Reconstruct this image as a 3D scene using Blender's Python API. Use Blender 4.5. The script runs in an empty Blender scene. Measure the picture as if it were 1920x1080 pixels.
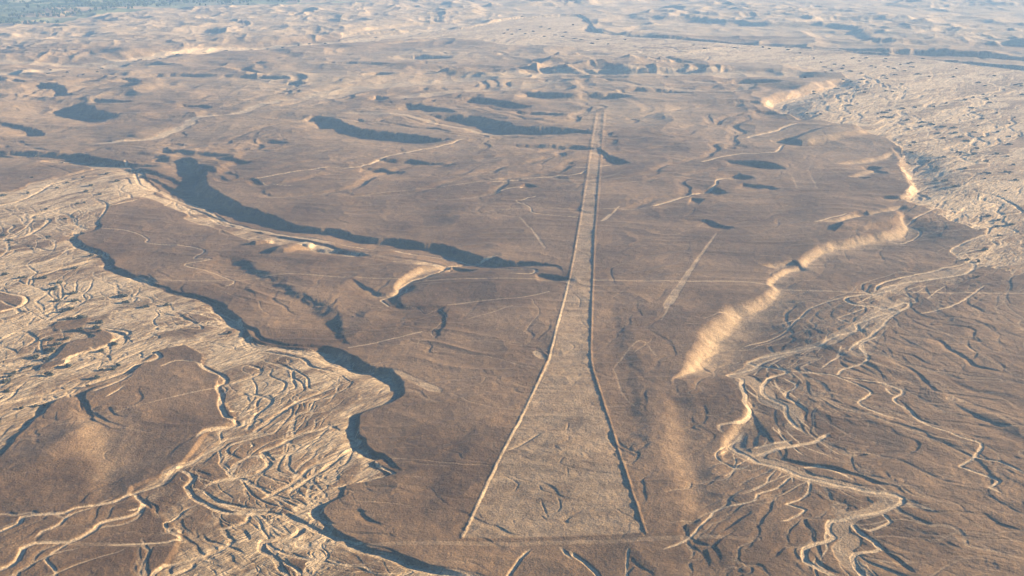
import bpy, math, random
import numpy as np

C = bpy.context.scene
COL = C.collection
R = math.radians

# ---------------------------------------------------------------- camera, sky, sun, exposure
CAM_H = 450.0
HFOV = 45.0
PITCH = 17.7          # degrees below the horizontal
SUN_AZ = 12.0          # degrees, counter-clockwise from +X (the right), +Y is away from the camera
SUN_EL = 12.0

cam_d = bpy.data.cameras.new('camera')
cam = bpy.data.objects.new('camera', cam_d)
COL.objects.link(cam)
cam.location = (0, 0, CAM_H)
cam.rotation_euler = (R(90 - PITCH), 0, 0)
cam_d.sensor_width = 36.0
cam_d.lens = 18.0 / math.tan(R(HFOV / 2))
cam_d.clip_start = 1.0
cam_d.clip_end = 120000.0
C.camera = cam

W = bpy.data.worlds.new('World')
C.world = W
W.use_nodes = True
wt = W.node_tree
bg = wt.nodes['Background']
sky = wt.nodes.new('ShaderNodeTexSky')
sky.sky_type = 'NISHITA'
sky.sun_disc = False
sky.sun_elevation = R(SUN_EL)
sky.sun_rotation = R(90 - SUN_AZ)
sky.altitude = 500
sky.dust_density = 0.3
sky.ozone_density = 3.0
tint = wt.nodes.new('ShaderNodeMix')          # the camera's daylight balance for the blue of open shade
tint.data_type = 'RGBA'; tint.blend_type = 'MULTIPLY'; tint.inputs[0].default_value = 1.0
tint.inputs[7].default_value = (0.26, 0.58, 0.92, 1)
wt.links.new(sky.outputs[0], tint.inputs[6])
wt.links.new(tint.outputs[2], bg.inputs[0])
bg.inputs[1].default_value = 0.05

sun_d = bpy.data.lights.new('sun', 'SUN')
sun_d.energy = 5.0
sun_d.angle = R(0.5)
sun_d.color = (1.0, 0.80, 0.55)
sun = bpy.data.objects.new('sun', sun_d)
COL.objects.link(sun)
sun.rotation_euler = (R(90 - SUN_EL), 0, R(90 + SUN_AZ))

C.view_settings.view_transform = 'Standard'
C.view_settings.look = 'None'
C.view_settings.exposure = 2.2
C.view_settings.gamma = 1.0
C.cycles.max_bounces = 6
C.cycles.volume_bounces = 1
C.cycles.use_denoising = True

# ---------------------------------------------------------------- pixel -> ground
F = 960.0 / math.tan(R(HFOV / 2))
SP, CP = math.sin(R(PITCH)), math.cos(R(PITCH))


def gp(x, y, z=0.0):
    """the ground point seen at photograph position x, y (1920 x 1080)"""
    a = (x - 960.0) / F
    b = (540.0 - y) / F
    dy = CP + b * SP
    dz = -SP + b * CP
    if dz > -0.02:
        dz = -0.02
    t = (CAM_H - z) / -dz
    return (a * t, dy * t)


TILE = dict(a=(0, 0), b=(640, 0), c=(1280, 0), d=(0, 270), e=(640, 270), f=(1280, 270),
            g=(0, 540), h=(640, 540), i=(1280, 540), j=(0, 810), k=(640, 810), l=(1280, 810))


def tp(t, s):
    """points written as 'x,y x,y' inside one third-scale window of the photograph"""
    x0, y0 = TILE[t]
    out = []
    for w in s.split():
        x, y = w.split(',')
        out.append((x0 + float(x) / 3, y0 + float(y) / 3))
    return out


def pp(s):
    return [tuple(float(v) for v in w.split(',')) for w in s.split()]


rng = np.random.RandomState(7)


# ---------------------------------------------------------------- noise
def _hash(ix, iy, seed):
    h = (ix.astype(np.uint32) * np.uint32(374761393) + iy.astype(np.uint32) * np.uint32(668265263)
         + np.uint32(seed * 974634777 & 0xffffffff))
    h = (h ^ (h >> np.uint32(13))) * np.uint32(1274126177)
    h = h ^ (h >> np.uint32(16))
    return (h & np.uint32(0xffff)).astype(np.float32) / 32767.5 - 1.0


def vnoise(x, y, seed=0):
    """smooth value noise, about -1..1"""
    x = np.asarray(x, dtype=np.float64)
    y = np.asarray(y, dtype=np.float64)
    ix = np.floor(x).astype(np.int64)
    iy = np.floor(y).astype(np.int64)
    fx = (x - ix).astype(np.float32)
    fy = (y - iy).astype(np.float32)
    fx = fx * fx * fx * (fx * (fx * 6 - 15) + 10)
    fy = fy * fy * fy * (fy * (fy * 6 - 15) + 10)
    a = _hash(ix, iy, seed)
    b = _hash(ix + 1, iy, seed)
    c = _hash(ix, iy + 1, seed)
    d = _hash(ix + 1, iy + 1, seed)
    return (a + (b - a) * fx) * (1 - fy) + (c + (d - c) * fx) * fy


def sstep(t):
    t = np.clip(t, 0, 1)
    return t * t * (3 - 2 * t)


# ---------------------------------------------------------------- the ground grid: bearing x distance, finer near the viewer
NA, ND = 1900, 1650
ang = np.linspace(-27.5, 27.5, NA)
ang = np.concatenate([-27.5 - np.cumsum(np.geomspace(0.06, 9.0, 24))[::-1], ang, 27.5 + np.cumsum(np.geomspace(0.06, 9.0, 24))])
ang = np.radians(ang)
u = np.linspace(690.0 ** -0.6, 8000.0 ** -0.6, ND)
dist = u ** (-1 / 0.6)
dist = np.concatenate([[120, 330, 500, 600, 650, 675], dist, [8200, 8600, 9500, 12000, 18000, 30000, 60000]])
NC, NR = len(ang), len(dist)
GX = (np.sin(ang)[None, :] * dist[:, None])
GY = (np.cos(ang)[None, :] * dist[:, None])
CELL = np.maximum(np.gradient(dist)[:, None], (np.gradient(ang)[None, :] * dist[:, None])).astype(np.float32)

Z = np.zeros((NR, NC), np.float32)        # height of the land
CARVE = np.zeros((NR, NC), np.float32)    # depth of the water-cut channels
SED = np.zeros((NR, NC), np.float32)      # 0 dark desert pavement .. 1 pale river sand
CLS = np.zeros((NR, NC), np.uint8)
VEG = np.zeros((NR, NC), np.float32)


def win(x0, x1, y0, y1):
    """index window of the grid that holds a world box"""
    xs = np.array([x0, x1, x0, x1])
    ys = np.maximum(np.array([y0, y0, y1, y1]), 1.0)
    a = np.arctan2(xs, ys)
    nx = 0.0 if x0 < 0 < x1 else min(abs(x0), abs(x1))
    dmin = math.hypot(nx, max(y0, 1.0))
    dmax = float(np.hypot(xs, ys).max())
    i0 = max(int(np.searchsorted(dist, dmin)) - 1, 0)
    i1 = min(int(np.searchsorted(dist, dmax)) + 1, NR)
    j0 = max(int(np.searchsorted(ang, a.min())) - 1, 0)
    j1 = min(int(np.searchsorted(ang, a.max())) + 1, NC)
    return slice(i0, i1), slice(j0, j1)


def smooth_line(P, step=8.0, wig=0.0, lam=30.0, seed=0):
    """Catmull-Rom through rows of P (x, y, extra...), resampled, with a natural wander"""
    P = np.array(P, float)
    if len(P) == 2:
        P = np.array([P[0], (P[0] + P[1]) / 2, P[1]])
    Q = np.vstack([2 * P[0] - P[1], P, 2 * P[-1] - P[-2]])
    out = []
    for k in range(1, len(Q) - 2):
        p0, p1, p2, p3 = Q[k - 1], Q[k], Q[k + 1], Q[k + 2]
        L = math.hypot(*(p2 - p1)[:2])
        n = min(max(int(L / step), 1), 60)
        t = (np.arange(n) / n)[:, None]
        out.append(0.5 * ((2 * p1) + (-p0 + p2) * t + (2 * p0 - 5 * p1 + 4 * p2 - p3) * t ** 2 + (-p0 + 3 * p1 - 3 * p2 + p3) * t ** 3))
    out.append(P[-1:])
    S = np.vstack(out)
    if wig > 0:
        S[:, 0] += wig * (vnoise(S[:, 0] / lam, S[:, 1] / lam, seed + 11) + 0.5 * vnoise(S[:, 0] / lam * 2.3, S[:, 1] / lam * 2.3, seed + 12))
        S[:, 1] += wig * (vnoise(S[:, 0] / lam, S[:, 1] / lam, seed + 13) + 0.5 * vnoise(S[:, 0] / lam * 2.3, S[:, 1] / lam * 2.3, seed + 14))
    return S


FLOW = []     # x, y, angle: where the traced channels run


def note_flow(S):
    d = np.diff(S[:, :2], axis=0)
    L = np.hypot(d[:, 0], d[:, 1])
    for k in range(0, len(d), 3):
        if L[k] > 0.5:
            FLOW.append((S[k, 0], S[k, 1], math.atan2(d[k, 1], d[k, 0])))


def channel_world(S, w, dep, sed, bank=None, taper=0.25, west=1.0):
    """cut a flat-floored channel with sloping banks along S"""
    n = len(S)
    bank = bank or max(1.6, dep * 1.9)
    s = np.linspace(0, 1, n)
    tap = np.minimum(1, np.minimum(s, 1 - s) / max(taper, 1e-3)) ** 0.7 if taper > 0 else np.ones(n)
    if west > 1:                                   # the bank that faces the sun is the gentle one
        tx, ty = np.gradient(S[:, 0]), np.gradient(S[:, 1])
        kr = np.ones(9) / 9
        tx, ty = [np.convolve(np.pad(q_, 4, mode='edge'), kr, 'valid') for q_ in (tx, ty)]
        nx_ = ty / (np.hypot(tx, ty) + 1e-9)       # x of the right-hand normal
    for k in range(n - 1):
        ax, ay = S[k, 0], S[k, 1]
        bx, by = S[k + 1, 0], S[k + 1, 1]
        r = w * 0.5 + bank * west + 2
        si, sj = win(min(ax, bx) - r, max(ax, bx) + r, min(ay, by) - r, max(ay, by) + r)
        if si.start >= si.stop or sj.start >= sj.stop:
            continue
        X = GX[si, sj]
        Y = GY[si, sj]
        dx, dy = bx - ax, by - ay
        L2 = dx * dx + dy * dy + 1e-9
        t = np.clip(((X - ax) * dx + (Y - ay) * dy) / L2, 0, 1)
        ox = X - ax - t * dx
        d = np.hypot(ox, Y - ay - t * dy)
        tk = tap[k] + (tap[k + 1] - tap[k]) * t
        hw = w * 0.5 * (0.35 + 0.65 * tk)
        if west > 1:
            side_ = np.tanh(((X - ax) * dy - (Y - ay) * dx) / math.sqrt(L2) / 1.0)
            oxh = side_ * (nx_[k] + (nx_[k + 1] - nx_[k]) * t)
            f = sstep(1 - (d - hw) / (bank * (1 + (west - 1) * sstep(0.5 - 0.8 * oxh))))
        else:
            f = sstep(1 - (d - hw) / bank)
        np.maximum(CARVE[si, sj], (dep * tk * f).astype(np.float32), out=CARVE[si, sj])
        g = sstep(1.0 - (d - hw) / min(bank * 0.7, 2.0 + w * .3)) * sed * np.minimum(1, 0.35 + tk)
        np.maximum(SED[si, sj], g.astype(np.float32), out=SED[si, sj])


def channel(pts, w, dep=1.2, sed=0.9, wig=None, bank=None, taper=0.08, flow=True, z=0.0):
    P = [gp(x, y, z) for x, y in pts]
    S = smooth_line(P, 6.0, wig if wig is not None else min(3.0, 0.35 * w + 0.5), 22.0, seed=int(pts[0][0]) % 50)
    if flow:
        note_flow(S)
    channel_world(S, w, dep, sed, bank, taper)


def scarp(pts, w=1.7, decay=10.0, wig=4.0, lam=30.0, sand=0.0, gul=0.2):
    """a bluff along pts (x, y, height); the low ground lies to the right of the direction of travel.
    w: run of the face per metre of height, decay: metres over which the low ground climbs back, per metre"""
    P = [gp(x, y) + (h * (1 + .5 * float(np.interp(y, [90, 150, 240, 330], [0, 1, 1, 0]))),) for x, y, h in pts]
    S = smooth_line(P, 7.0, wig, lam, seed=int(pts[0][1]) % 70)
    hmax = S[:, 2].max()
    r = hmax * (w + decay) * 1.9 + 10
    si, sj = win(S[:, 0].min() - r, S[:, 0].max() + r, S[:, 1].min() - r, S[:, 1].max() + r)
    X = GX[si, sj]
    Y = GY[si, sj]
    best = np.full(X.shape, 1e18)
    side = np.zeros(X.shape)
    hh = np.zeros(X.shape)
    over = np.zeros(X.shape)
    den = np.zeros(X.shape)
    arc = np.concatenate([[0], np.cumsum(np.hypot(*np.diff(S[:, :2], axis=0).T))])
    for k in range(len(S) - 1):
        ax, ay, ah = S[k]
        bx, by, bh = S[k + 1]
        dx, dy = bx - ax, by - ay
        L2 = dx * dx + dy * dy + 1e-9
        t0 = ((X - ax) * dx + (Y - ay) * dy) / L2
        t = np.clip(t0, 0, 1)
        ex = X - ax - t * dx
        ey = Y - ay - t * dy
        d2 = ex * ex + ey * ey
        m = d2 < best
        best[m] = d2[m]
        side[m] = (ex * dy - ey * dx)[m] / math.sqrt(L2)
        s = (arc[k] + t * (arc[k + 1] - arc[k])) / arc[-1]
        q = math.sqrt(L2) / (d2 + 30.0) ** 2
        hh += q * (ah + (bh - ah) * t) * sstep(np.minimum(s, 1 - s) / 0.12)
        den += q
    d = np.sqrt(best) * np.sign(side)
    H = hh / np.maximum(den, 1e-12)
    # small gullies down the face
    gn = (1 - 2 * np.abs(vnoise(X / 17.0, Y / 17.0, 5))) * 0.8 + vnoise(X / 31.0, Y / 31.0, 6) + .4 * (1 - 2 * np.abs(vnoise(X / 8.0, Y / 8.0, 9)))
    d2 = d + gn * gul * (hmax * w * 0.35 + 3.0) + 1.6 * gul * vnoise(X / 6.0, Y / 6.0, 8)
    face = np.maximum(H * w, 2.0)
    dec = np.maximum(H * decay, 8.0)
    f = sstep(d2 / face) * np.exp(-np.maximum(d2 - face, 0) ** 2 / (dec * dec))
    Z[si, sj] -= (H * f).astype(np.float32)
    if sand > 0:
        q = sstep(d2 / face + 0.2) * np.exp(-np.maximum(d2 - face, 0) / (face * 1.1)) * sand * sstep(H / 3.0)
        np.maximum(SED[si, sj], q.astype(np.float32), out=SED[si, sj])


def poly_mask(P):
    """inside test of the whole grid window: returns window and mask"""
    P = np.array(P, float)
    si, sj = win(P[:, 0].min(), P[:, 0].max(), P[:, 1].min(), P[:, 1].max())
    X = GX[si, sj]
    Y = GY[si, sj]
    ins = np.zeros(X.shape, bool)
    n = len(P)
    for k in range(n):
        x1, y1 = P[k, :2]
        x2, y2 = P[(k + 1) % n, :2]
        if y1 == y2:
            continue
        c = ((Y < y1) != (Y < y2)) & (X < (x2 - x1) * (Y - y1) / (y2 - y1) + x1)
        ins ^= c
    return si, sj, ins


def poly_dist(P, rad, si, sj, ins):
    """distance from the outline (capped at rad)"""
    P = np.array(P, float)
    D = np.full(ins.shape, rad, np.float32)
    n = len(P)
    for k in range(n):
        ax, ay = P[k, :2]
        bx, by = P[(k + 1) % n, :2]
        wi, wj = win(min(ax, bx) - rad, max(ax, bx) + rad, min(ay, by) - rad, max(ay, by) + rad)
        i0, i1 = max(wi.start, si.start), min(wi.stop, si.stop)
        j0, j1 = max(wj.start, sj.start), min(wj.stop, sj.stop)
        if i0 >= i1 or j0 >= j1:
            continue
        X = GX[i0:i1, j0:j1]
        Y = GY[i0:i1, j0:j1]
        dx, dy = bx - ax, by - ay
        t = np.clip(((X - ax) * dx + (Y - ay) * dy) / (dx * dx + dy * dy + 1e-9), 0, 1)
        d = np.hypot(X - ax - t * dx, Y - ay - t * dy).astype(np.float32)
        v = D[i0 - si.start:i1 - si.start, j0 - sj.start:j1 - sj.start]
        np.minimum(v, d, out=v)
    return D


def outline(pts, wig=3.0, lam=25.0, seed=3, step=9.0):
    P = [gp(x, y) for x, y in pts]
    P.append(P[0])
    return smooth_line(P, step, wig, lam, seed)[:-1]


# ---------------------------------------------------------------- 1. the lie of the land
fdist = np.hypot(GX, GY)
far = sstep((fdist - 1850) / 1500.0).astype(np.float32)


def octave(lam, amp, seed, sx=1.0, ridged=False):
    fade = np.clip(1.4 - 2.4 * CELL / lam, 0, 1)
    n = vnoise(GX / lam / sx, GY / lam, seed)
    if ridged:
        n = 1 - 2 * np.abs(n)
    return (n * amp * fade).astype(np.float32)


warpx = octave(120, 30, 21)
warpy = octave(120, 30, 22)
SWELL = octave(420, 3.0, 1)
Z += octave(160, 1.1, 2) + octave(70, 0.6, 3)
rill = vnoise((GX + warpx) / 60, (GY + warpy) / 26, 31)
Z += (0.75 * (1 - np.abs(rill) * 2)).astype(np.float32)
Z += octave(24, 0.2, 4) + octave(11, 0.11, 5) + octave(5, 0.06, 6)
# more broken country further off
fr = 1 - np.abs(vnoise((GX + 2 * warpx) / 210, (GY + 2 * warpy) / 150, 41)) * 2
fr2 = 1 - np.abs(vnoise((GX + 2 * warpx) / 90, (GY + warpy) / 70, 42)) * 2
Z += far * (5.0 * fr + 2.2 * fr2 + octave(45, .8, 43, ridged=True) + octave(24, .5, 44)).astype(np.float32)

WASHES = []
SOFT = {}


def wash(name, pts, islands, depth, w, cls):
    O = outline(pts)
    si, sj, ins = poly_mask(O)
    D = poly_dist(O, 40.0, si, sj, ins)
    sd = np.where(ins, D, -D)
    for isl in islands:
        P2 = outline(isl, 2.0)
        ti, tj, ii = poly_mask(P2)
        D2 = poly_dist(P2, 40.0, si, sj, ins)
        full = np.zeros(ins.shape, bool)
        i0, i1 = max(ti.start, si.start), min(ti.stop, si.stop)
        j0, j1 = max(tj.start, sj.start), min(tj.stop, sj.stop)
        if i0 >= i1 or j0 >= j1:
            continue
        full[i0 - si.start:i1 - si.start, j0 - sj.start:j1 - sj.start] = ii[i0 - ti.start:i1 - ti.start, j0 - tj.start:j1 - tj.start]
        sd = np.minimum(sd, np.where(full, -D2, D2))
    soft = (cls == 2) * sstep((1900 - GY[si, sj]) / 150.0)
    w = w + 34 * soft
    SOFT[cls] = soft
    f = sstep(sd / w)
    Z[si, sj] = Z[si, sj] * (1 - 0.88 * f) - depth * f
    WASHES.append((name, si, sj, sd))
    v = CLS[si, sj]
    v[sd > 0.5] = cls
    return si, sj, sd


def hills(pts, H, lam, edge, seed, spur=1.0, base=0.35):
    O = outline(pts, 10, 60, seed, 40.0)
    si, sj, ins = poly_mask(O)
    D = poly_dist(O, edge, si, sj, ins)
    X = GX[si, sj]
    Y = GY[si, sj]
    X = X / 1.35
    wx = X + 0.35 * lam * vnoise(X / lam, Y / lam, seed + 1)
    wy = Y + 0.35 * lam * vnoise(X / lam, Y / lam, seed + 2)
    r1 = 1 - np.abs(vnoise(wx / lam, wy / lam, seed + 3)) * 1.6
    r2 = 1 - np.abs(vnoise(wx / lam * 2.3, wy / lam * 2.3, seed + 4)) * 1.6
    r3 = 1 - np.abs(vnoise(wx / lam * 5.1, wy / lam * 5.1, seed + 5)) * 1.6
    r4 = 1 - np.abs(vnoise(wx / lam * 10.5, wy / lam * 10.5, seed + 6)) * 1.6
    f = np.where(ins, sstep(D / edge), 0)
    h = base + (1 - base) * np.clip(0.55 * r1 + 0.33 * r2 + 0.15 * r3 + .04 * r4, -0.3, 1.3)
    ff = sstep((f * 1.25 - 0.25 * (1 - np.clip(r2, 0, 1))))
    Z[si, sj] += (H * h * ff).astype(np.float32)
    v = CLS[si, sj]
    if H > 6:
        v[ins & (v == 0)] = 4
    np.maximum(SED[si, sj], ((0.3 if H > 6 else .0) * (f > 0) * np.minimum(1, D / 20)).astype(np.float32), out=SED[si, sj])


# ---- riverbeds
M1 = pp('300,660 345,650 378,668 376,688 400,700 412,712 402,742 424,765 438,792 388,803 368,830 355,850 326,878 300,890 270,903 '
        '235,925 330,1000 300,1057 285,1085 200,1500 -700,1500 -700,900 -100,900 0,865 30,825 55,800 80,780 85,766 100,755 146,746 150,770 158,772 160,742 182,730 225,715 250,700 275,680')
M2 = pp('100,612 110,605 160,600 155,612 135,620 107,620')
M3 = pp('145,617 165,620 195,622 213,643 180,654 132,669 118,684 80,692 105,672 130,645 182,634')
M4 = pp('-60,545 0,550 30,553 45,562 40,572 20,582 0,587 -60,590')
M5 = pp('-60,385 0,380 60,372 110,380 60,392 0,405 -60,410')
M6 = pp('455,668 500,665 560,690 575,720 530,740 490,720 500,700 480,690')
M7 = pp('120,300 170,315 130,322 60,338 0,350 -60,352 -60,300 60,300')
W1 = pp('-300,400 -300,352 0,357 60,341 130,326 160,312 75,303 110,291 200,299 260,311 276,330 300,345 292,356 330,366 365,380 410,398 435,414 '
        '480,427 540,441 600,452 640,462 700,470 770,479 850,490 850,497 760,491 690,483 600,469 540,462 470,450 410,427 345,407 350,396 320,385 '
        '290,370 258,366 203,387 187,407 190,427 167,430 147,443 160,460 187,467 203,483 213,500 240,513 277,520 300,537 333,552 383,560 413,573 '
        '433,587 450,600 463,617 467,627 483,640 533,648 587,652 615,650 640,655 660,667 673,687 707,692 737,695 751,713 755,737 740,753 717,762 '
        '677,773 673,790 677,812 684,832 720,853 705,862 742,884 700,897 648,907 652,925 612,950 626,985 650,1000 690,1015 740,1035 800,1052 '
        '870,1068 960,1092 1000,1300 1000,1700 -300,1700')
wash('left', W1, [M1, M2, M3, M4, M7], 1.1, 4.5, 1)
W2 = pp('640,66 760,58 870,52 960,36 1080,30 1108,42 1118,55 1150,62 1300,72 1440,83 1560,92 1640,99 1720,108 1830,120 1920,130 2100,150 2500,200 2500,560 '
        '2100,560 1920,520 1880,505 1840,500 1800,485 1790,465 1830,450 1850,440 1800,420 1762,404 1740,392 1705,380 1695,365 1708,342 1685,310 '
        '1692,288 1668,262 1600,240 1560,228 1490,216 1436,199 1440,186 1500,171 1580,150 1560,138 1480,125 1380,118 1250,108 1130,98 1050,90 950,84 '
        '880,76 800,72 700,80 640,80')
M8 = pp('1560,190 1640,200 1650,225 1560,215')
M9 = pp('1770,440 1820,455 1790,470')
wash('right', W2, [M9], 1.5, 6.0, 2)

# ---- hills far off
hills(pp('-150,60 80,50 200,30 350,14 500,12 640,8 800,2 900,5 925,30 860,42 760,52 650,73 560,83 430,95 330,104 250,112 150,118 -150,118'), 14, 130, 110, 60)
hills(pp('1150,36 1200,20 1290,8 1400,6 1500,14 1600,22 1700,32 1790,46 1920,54 2200,60 2200,90 1900,88 1700,86 1610,80 1590,66 1545,52 1430,50 1300,40'), 14, 130, 100, 80)
hills(pp('880,14 1000,2 1100,-6 1300,-12 1480,-14 1480,-4 1250,2 1100,12 950,16'), 17, 120, 90, 90)
hills(pp('1640,12 1700,-4 1800,-8 2100,-8 2100,18 1850,14 1720,16'), 18, 120, 100, 95)
hills(pp('975,128 1000,116 1060,106 1120,110 1250,112 1300,124 1390,130 1340,137 1100,137 1000,136'), 17, 90, 55, 100)
hills(pp('800,138 840,128 930,128 1000,132 980,140 880,144'), 10, 70, 50, 110)
hills(pp('-100,128 60,126 100,140 200,150 300,142 330,160 250,175 150,190 60,185 -100,175'), 7, 120, 60, 120)
hills(pp('1440,262 1530,236 1600,234 1650,248 1600,262 1500,275'), 9, 110, 50, 130, base=0.8)
hills(pp('500,478 530,462 560,452 590,455 585,466 545,478'), 5, 60, 14, 140, base=0.9)
hills(pp('448,458 480,449 510,447 500,455 470,462'), 4, 60, 10, 150, base=0.9)
hills(pp('1590,410 1640,392 1700,395 1700,425 1640,438 1590,440 1560,450 1530,450'), 6, 90, 30, 160, base=0.8)

for px, py, rx, ry, h, rot in [(112, 840, 26, 75, 3.4, -25), (1235, 860, 26, 120, 2.0, -8), (790, 900, 30, 60, 1.2, 0), (980, 600, 40, 90, 1.2, 20), (1560, 420, 60, 90, 3, 0), (560, 700, 30, 60, 1.2, 0), (900, 740, 22, 60, 1.1, 0), (1180, 640, 18, 60, 1.0, 0), (470, 560, 20, 40, 1.2, 10), (830, 600, 20, 70, 1.6, 10), (700, 590, 16, 60, 1.5, -10), (1430, 1000, 30, 60, 1.2, 0), (1330, 880, 15, 40, 1.2, 0)]:
    cx, cy = gp(px, py)
    c_, q_ = math.cos(R(rot)), math.sin(R(rot))
    ex = ((GX - cx) * c_ + (GY - cy) * q_) / rx + .3 * vnoise(GX / 40, GY / 40, 61)
    ey = (-(GX - cx) * q_ + (GY - cy) * c_) / ry
    Z += (h * np.exp(-ex * ex - ey * ey)).astype(np.float32)
hills(pp('215,285 300,280 380,276 470,284 465,305 430,325 400,335 370,322 340,312 280,300'), 6, 70, 40, 180, base=.3)
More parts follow.
